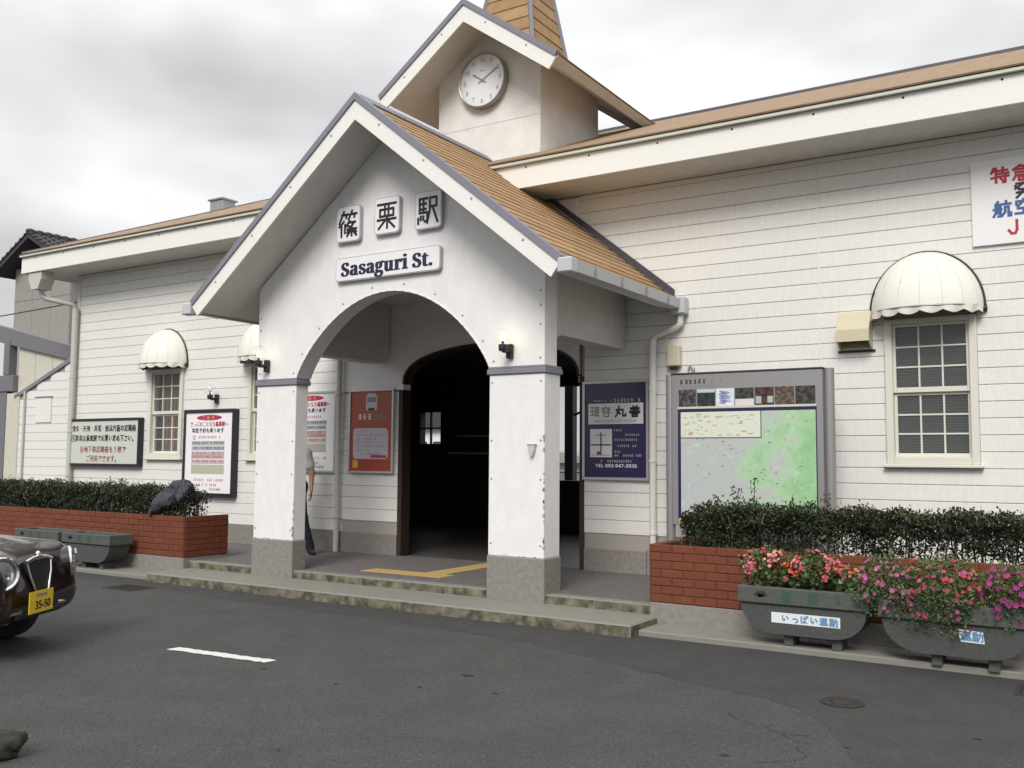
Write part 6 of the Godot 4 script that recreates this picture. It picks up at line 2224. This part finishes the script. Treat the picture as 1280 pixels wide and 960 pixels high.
		# chrome over-rider, following the corner of the nose
		g = Geo.new()
		g.tube([Vector3(-0.06, 0.36, s * 0.26), Vector3(-0.075, 0.36, s * 0.42), Vector3(-0.14, 0.36, s * 0.58), Vector3(-0.26, 0.36, s * 0.66)], 0.024, 10)
		put(t, "bumper_trim", g, mt("chrome"))
	# shield grille with chrome surround
	var gr := Transform3D(Basis(Vector3.UP, PI / 2) * Basis(Vector3.RIGHT, -0.16), Vector3(-0.105, 0.60, 0))
	g = Geo.new()
	g.prism(PackedVector2Array([Vector2(-0.165, 0.125), Vector2(0.165, 0.125), Vector2(0.15, 0.03), Vector2(0.09, -0.11), Vector2(0.04, -0.17), Vector2(-0.04, -0.17), Vector2(-0.09, -0.11), Vector2(-0.15, 0.03)]), -0.02, 0.045, gr)
	var go := put(t, "grille", g, mt("car_black"))
	g = Geo.new()
	for i in 9:
		var y := 0.095 - 0.026 * i
		var hw := 0.15 if y > 0.02 else lerpf(0.05, 0.145, (y + 0.17) / 0.19)
		g.box(gr * Vector3(0, y, 0.047), Vector3(0.006, 0.006, hw * 2.0), Basis())
	put(go, "grille_bars", g, mt("car_black"))
	g = Geo.new()
	g.tube([gr * Vector3(-0.18, 0.118, 0.05), gr * Vector3(-0.09, 0.14, 0.058), gr * Vector3(0, 0.146, 0.06), gr * Vector3(0.09, 0.14, 0.058), gr * Vector3(0.18, 0.118, 0.05)], 0.017, 8)
	put(go, "chrome_bar", g, mt("chrome"))
	for s: float in [-1.0, 1.0]:
		g = Geo.new()
		g.tube([gr * Vector3(s * 0.172, 0.115, 0.05), gr * Vector3(s * 0.155, 0.03, 0.052), gr * Vector3(s * 0.095, -0.11, 0.05), gr * Vector3(s * 0.04, -0.175, 0.046)], 0.011, 8)
		put(go, "chrome_edge", g, mt("chrome"))
	g = Geo.new()
	g.ball(gr * Vector3(0, 0.172, 0.05), Vector3(0.02, 0.022, 0.022), 8)
	put(go, "badge", g, mt("chrome"))
	# number plate, set to one side
	var pt := Transform3D(Basis(Vector3.UP, PI / 2), Vector3(0.035, 0.43, 0.14))
	g = Geo.new()
	g.prism(PackedVector2Array([Vector2(-0.165, -0.082), Vector2(0.165, -0.082), Vector2(0.165, 0.082), Vector2(-0.165, 0.082)]), 0.0, 0.008, pt)
	var pl := put(t, "number_plate", g, mt("plate_yellow"))
	letters(pl, "lettering", "35-50", pt * Vector3(0.02, -0.025, 0.0095), 0.085, mt("ink"), true, false, 0.21, 0.002, pt.basis)
	g = Geo.new()
	g.box(pt * Vector3(0.0, 0.05, 0.009), Vector3(0.002, 0.022, 0.15))
	put(pl, "plate_print", g, mt("ink_grey"))
	# lower grille, hood seam and wipers
	g = Geo.new()
	g.span(Vector3(-0.10, 0.295, -0.32), Vector3(-0.045, 0.34, 0.32), 0.01)
	put(t, "lower_intake", g, mt("car_black"))
	for s: float in [-1.0, 1.0]:
		g = Geo.new()
		g.tube([Vector3(-1.16, 0.985, s * 0.05), Vector3(-1.10, 0.985, s * 0.28), Vector3(-1.06, 0.96, s * 0.45)], 0.010, 6)
		put(t, "wiper", g, mt("car_black"))
		g = Geo.new()
		c = Field.new()
		c.k = 0.02
		c.cap(Vector3(-0.98, 0.93, s * 0.66), Vector3(-1.0, 0.95, s * 0.74), 0.05, 0.055)
		c.mesh_into(g, Vector3(-1.15, 0.8, s * 0.70 - 0.2), Vector3(-0.85, 1.1, s * 0.70 + 0.2), 0.02)
		put(t, "door_mirror", g, mt("car_paint"))

# ---------------------------------------------------------------- the person
func person() -> void:
	var t := thing("person", "person in a pale short sleeved shirt and dark trousers mostly hidden behind the left column", "person", Vector3(-5.13, 0.197, 0.68))
	var h := Vector3(0.6, 0, 0.8)
	var l := Vector3(0.8, 0, -0.6)
	var U := Vector3.UP
	var hipL := l * 0.09 + U * 0.93
	var hipR := l * -0.09 + U * 0.93
	var kneeL := Vector3(0.19, 0.50, -0.02)
	var ankL := Vector3(0.285, 0.09, -0.09)
	var kneeR := l * -0.11 + h * 0.04 + U * 0.50
	var ankR := l * -0.12 - h * 0.05 + U * 0.09
	var shL := l * 0.185 + U * 1.42
	var shR := l * -0.185 + U * 1.42
	var elL := l * 0.265 + h * -0.01 + U * 1.14
	var elR := l * -0.25 + h * -0.02 + U * 1.14
	var wrL := l * 0.27 + h * 0.06 + U * 0.89
	var wrR := l * -0.26 + h * 0.04 + U * 0.89
	var limbs := func(f: Field, grow: float, which: String) -> void:
		if which == "body" or which == "shirt":
			f.cap(U * 0.98, U * 1.20, 0.125 + grow, 0.125 + grow)
			f.cap(l * -0.06 + U * 1.18, l * -0.09 + U * 1.36, 0.10 + grow, 0.095 + grow)
			f.cap(l * 0.06 + U * 1.18, l * 0.09 + U * 1.36, 0.10 + grow, 0.095 + grow)
			f.cap(shL - l * 0.06 + U * 0.005, shL, 0.06 + grow, 0.055 + grow)
			f.cap(shR + l * 0.06 + U * 0.005, shR, 0.06 + grow, 0.055 + grow)
			f.cap(shL, shL.lerp(elL, 0.62 if which == "shirt" else 1.0), 0.050 + grow, 0.045 + grow * 1.6)
			f.cap(shR, shR.lerp(elR, 0.62 if which == "shirt" else 1.0), 0.050 + grow, 0.045 + grow * 1.6)
		if which == "body":
			f.cap(elL, wrL, 0.040, 0.027)
			f.cap(elR, wrR, 0.040, 0.027)
			f.cap(U * 1.42, U * 1.54 + h * 0.02, 0.055, 0.052)
		if which == "body" or which == "trousers":
			f.cap(hipL + U * 0.02, hipR + U * 0.02, 0.115 + grow, 0.115 + grow)
			f.cap(hipL, kneeL, 0.085 + grow, 0.056 + grow)
			f.cap(kneeL, ankL, 0.056 + grow, 0.042 + grow * 1.4)
			f.cap(hipR, kneeR, 0.085 + grow, 0.056 + grow)
			f.cap(kneeR, ankR, 0.056 + grow, 0.042 + grow * 1.4)
	var lo := Vector3(-0.5, -0.02, -0.5)
	var hi := Vector3(0.5, 1.62, 0.5)
	var f := Field.new()
	f.k = 0.035
	limbs.call(f, 0.0, "body")
	var g := Geo.new()
	f.mesh_into(g, lo, hi, 0.018)
	# head, with a finer grid
	f = Field.new()
	f.k = 0.018
	var hd := U * 1.655 + h * 0.03
	f.cap(hd - h * 0.02 + U * 0.02, hd + h * 0.015 + U * 0.015, 0.088, 0.082)
	f.cap(hd + h * 0.03 - U * 0.04, hd + h * 0.04 - U * 0.075, 0.062, 0.045)
	f.cap(hd - U * 0.06, hd - U * 0.16 - h * 0.01, 0.052, 0.054)
	f.cap(hd + h * 0.095 + U * 0.01, hd + h * 0.112 - U * 0.022, 0.010, 0.016)
	for s: float in [-1.0, 1.0]:
		f.cap(hd + l * (0.082 * s) + U * 0.015, hd + l * (0.084 * s) - U * 0.02, 0.016, 0.012)
		f.cap(hd + h * 0.085 + l * (0.033 * s) + U * 0.028, hd + h * 0.082 + l * (0.05 * s) + U * 0.026, 0.011, 0.009)
	f.cap(hd + h * 0.090 - U * 0.052 + l * 0.018, hd + h * 0.090 - U * 0.052 - l * 0.018, 0.010, 0.010)
	f.mesh_into(g, hd - Vector3(0.15, 0.20, 0.15), hd + Vector3(0.16, 0.14, 0.16), 0.007)
	# hands: five separate fingers, slightly curled
	for s: float in [1.0, -1.0]:
		var wr := wrL if s > 0 else wrR
		var el := elL if s > 0 else elR
		var dn := (wr - el).normalized()
		var fw := (h - dn * h.dot(dn)).normalized()
		var sd := l * s
		f = Field.new()
		f.k = 0.008
		var palm := wr + dn * 0.05
		for i in 4:
			f.cap(wr + dn * 0.005 + fw * (0.010 * (1.5 - i)), wr + dn * 0.085 + fw * (0.019 * (1.5 - i)), 0.014, 0.0115)
			var ln: float = [0.062, 0.075, 0.070, 0.055][i]
			var k0 := wr + dn * 0.085 + fw * (0.0195 * (1.5 - i))
			var k1 := k0 + (dn * 0.9 - sd * 0.25).normalized() * ln * 0.5
			var k2 := k1 + (dn * 0.75 - sd * 0.6).normalized() * ln * 0.5
			f.cap(k0, k1, 0.0090, 0.0082)
			f.cap(k1, k2, 0.0082, 0.0068)
		var t0 := wr + dn * 0.025 + fw * 0.022
		var t1 := t0 + (dn * 0.7 + fw * 0.6 - sd * 0.15).normalized() * 0.042
		f.cap(t0, t1, 0.0125, 0.0098)
		f.cap(t1, t1 + (dn * 0.95 + fw * 0.15 - sd * 0.25).normalized() * 0.034, 0.0098, 0.0075)
		f.mesh_into(g, palm - Vector3(0.10, 0.14, 0.10), palm + Vector3(0.10, 0.08, 0.10), 0.0045)
	put(t, "body", g, mt("skin"))
	f = Field.new()
	f.k = 0.05
	limbs.call(f, 0.016, "shirt")
	f.cap(U * 0.94, U * 1.0, 0.135, 0.14)
	g = Geo.new()
	f.mesh_into(g, lo, hi, 0.018)
	put(t, "shirt", g, mt("shirt"))
	f = Field.new()
	f.k = 0.045
	limbs.call(f, 0.014, "trousers")
	g = Geo.new()
	f.mesh_into(g, lo, hi, 0.018)
	put(t, "trousers", g, mt("trousers"))
	for a in [[ankL, Vector3(0.86, 0, 0.5)], [ankR, h]]:
		var p: Vector3 = a[0]
		var d: Vector3 = a[1]
		f = Field.new()
		f.k = 0.03
		f.cap(p - d * 0.045 + U * (-0.045), p + d * 0.06 - U * 0.04, 0.040, 0.042)
		f.cap(p + d * 0.06 - U * 0.048, p + d * 0.165 - U * 0.055, 0.040, 0.032)
		g = Geo.new()
		f.mesh_into(g, p - Vector3(0.22, 0.11, 0.22), p + Vector3(0.24, 0.08, 0.24), 0.012)
		put(t, "shoe", g, mt("black"))
	f = Field.new()
	f.k = 0.03
	f.cap(hd - h * 0.03 + U * 0.035, hd + h * 0.03 + U * 0.05, 0.092, 0.075)
	f.cap(hd - h * 0.045, hd - h * 0.05 - U * 0.045, 0.075, 0.055)
	g = Geo.new()
	f.mesh_into(g, hd - Vector3(0.17, 0.17, 0.17), hd + Vector3(0.17, 0.17, 0.17), 0.009)
	put(t, "hair", g, mt("hair"))
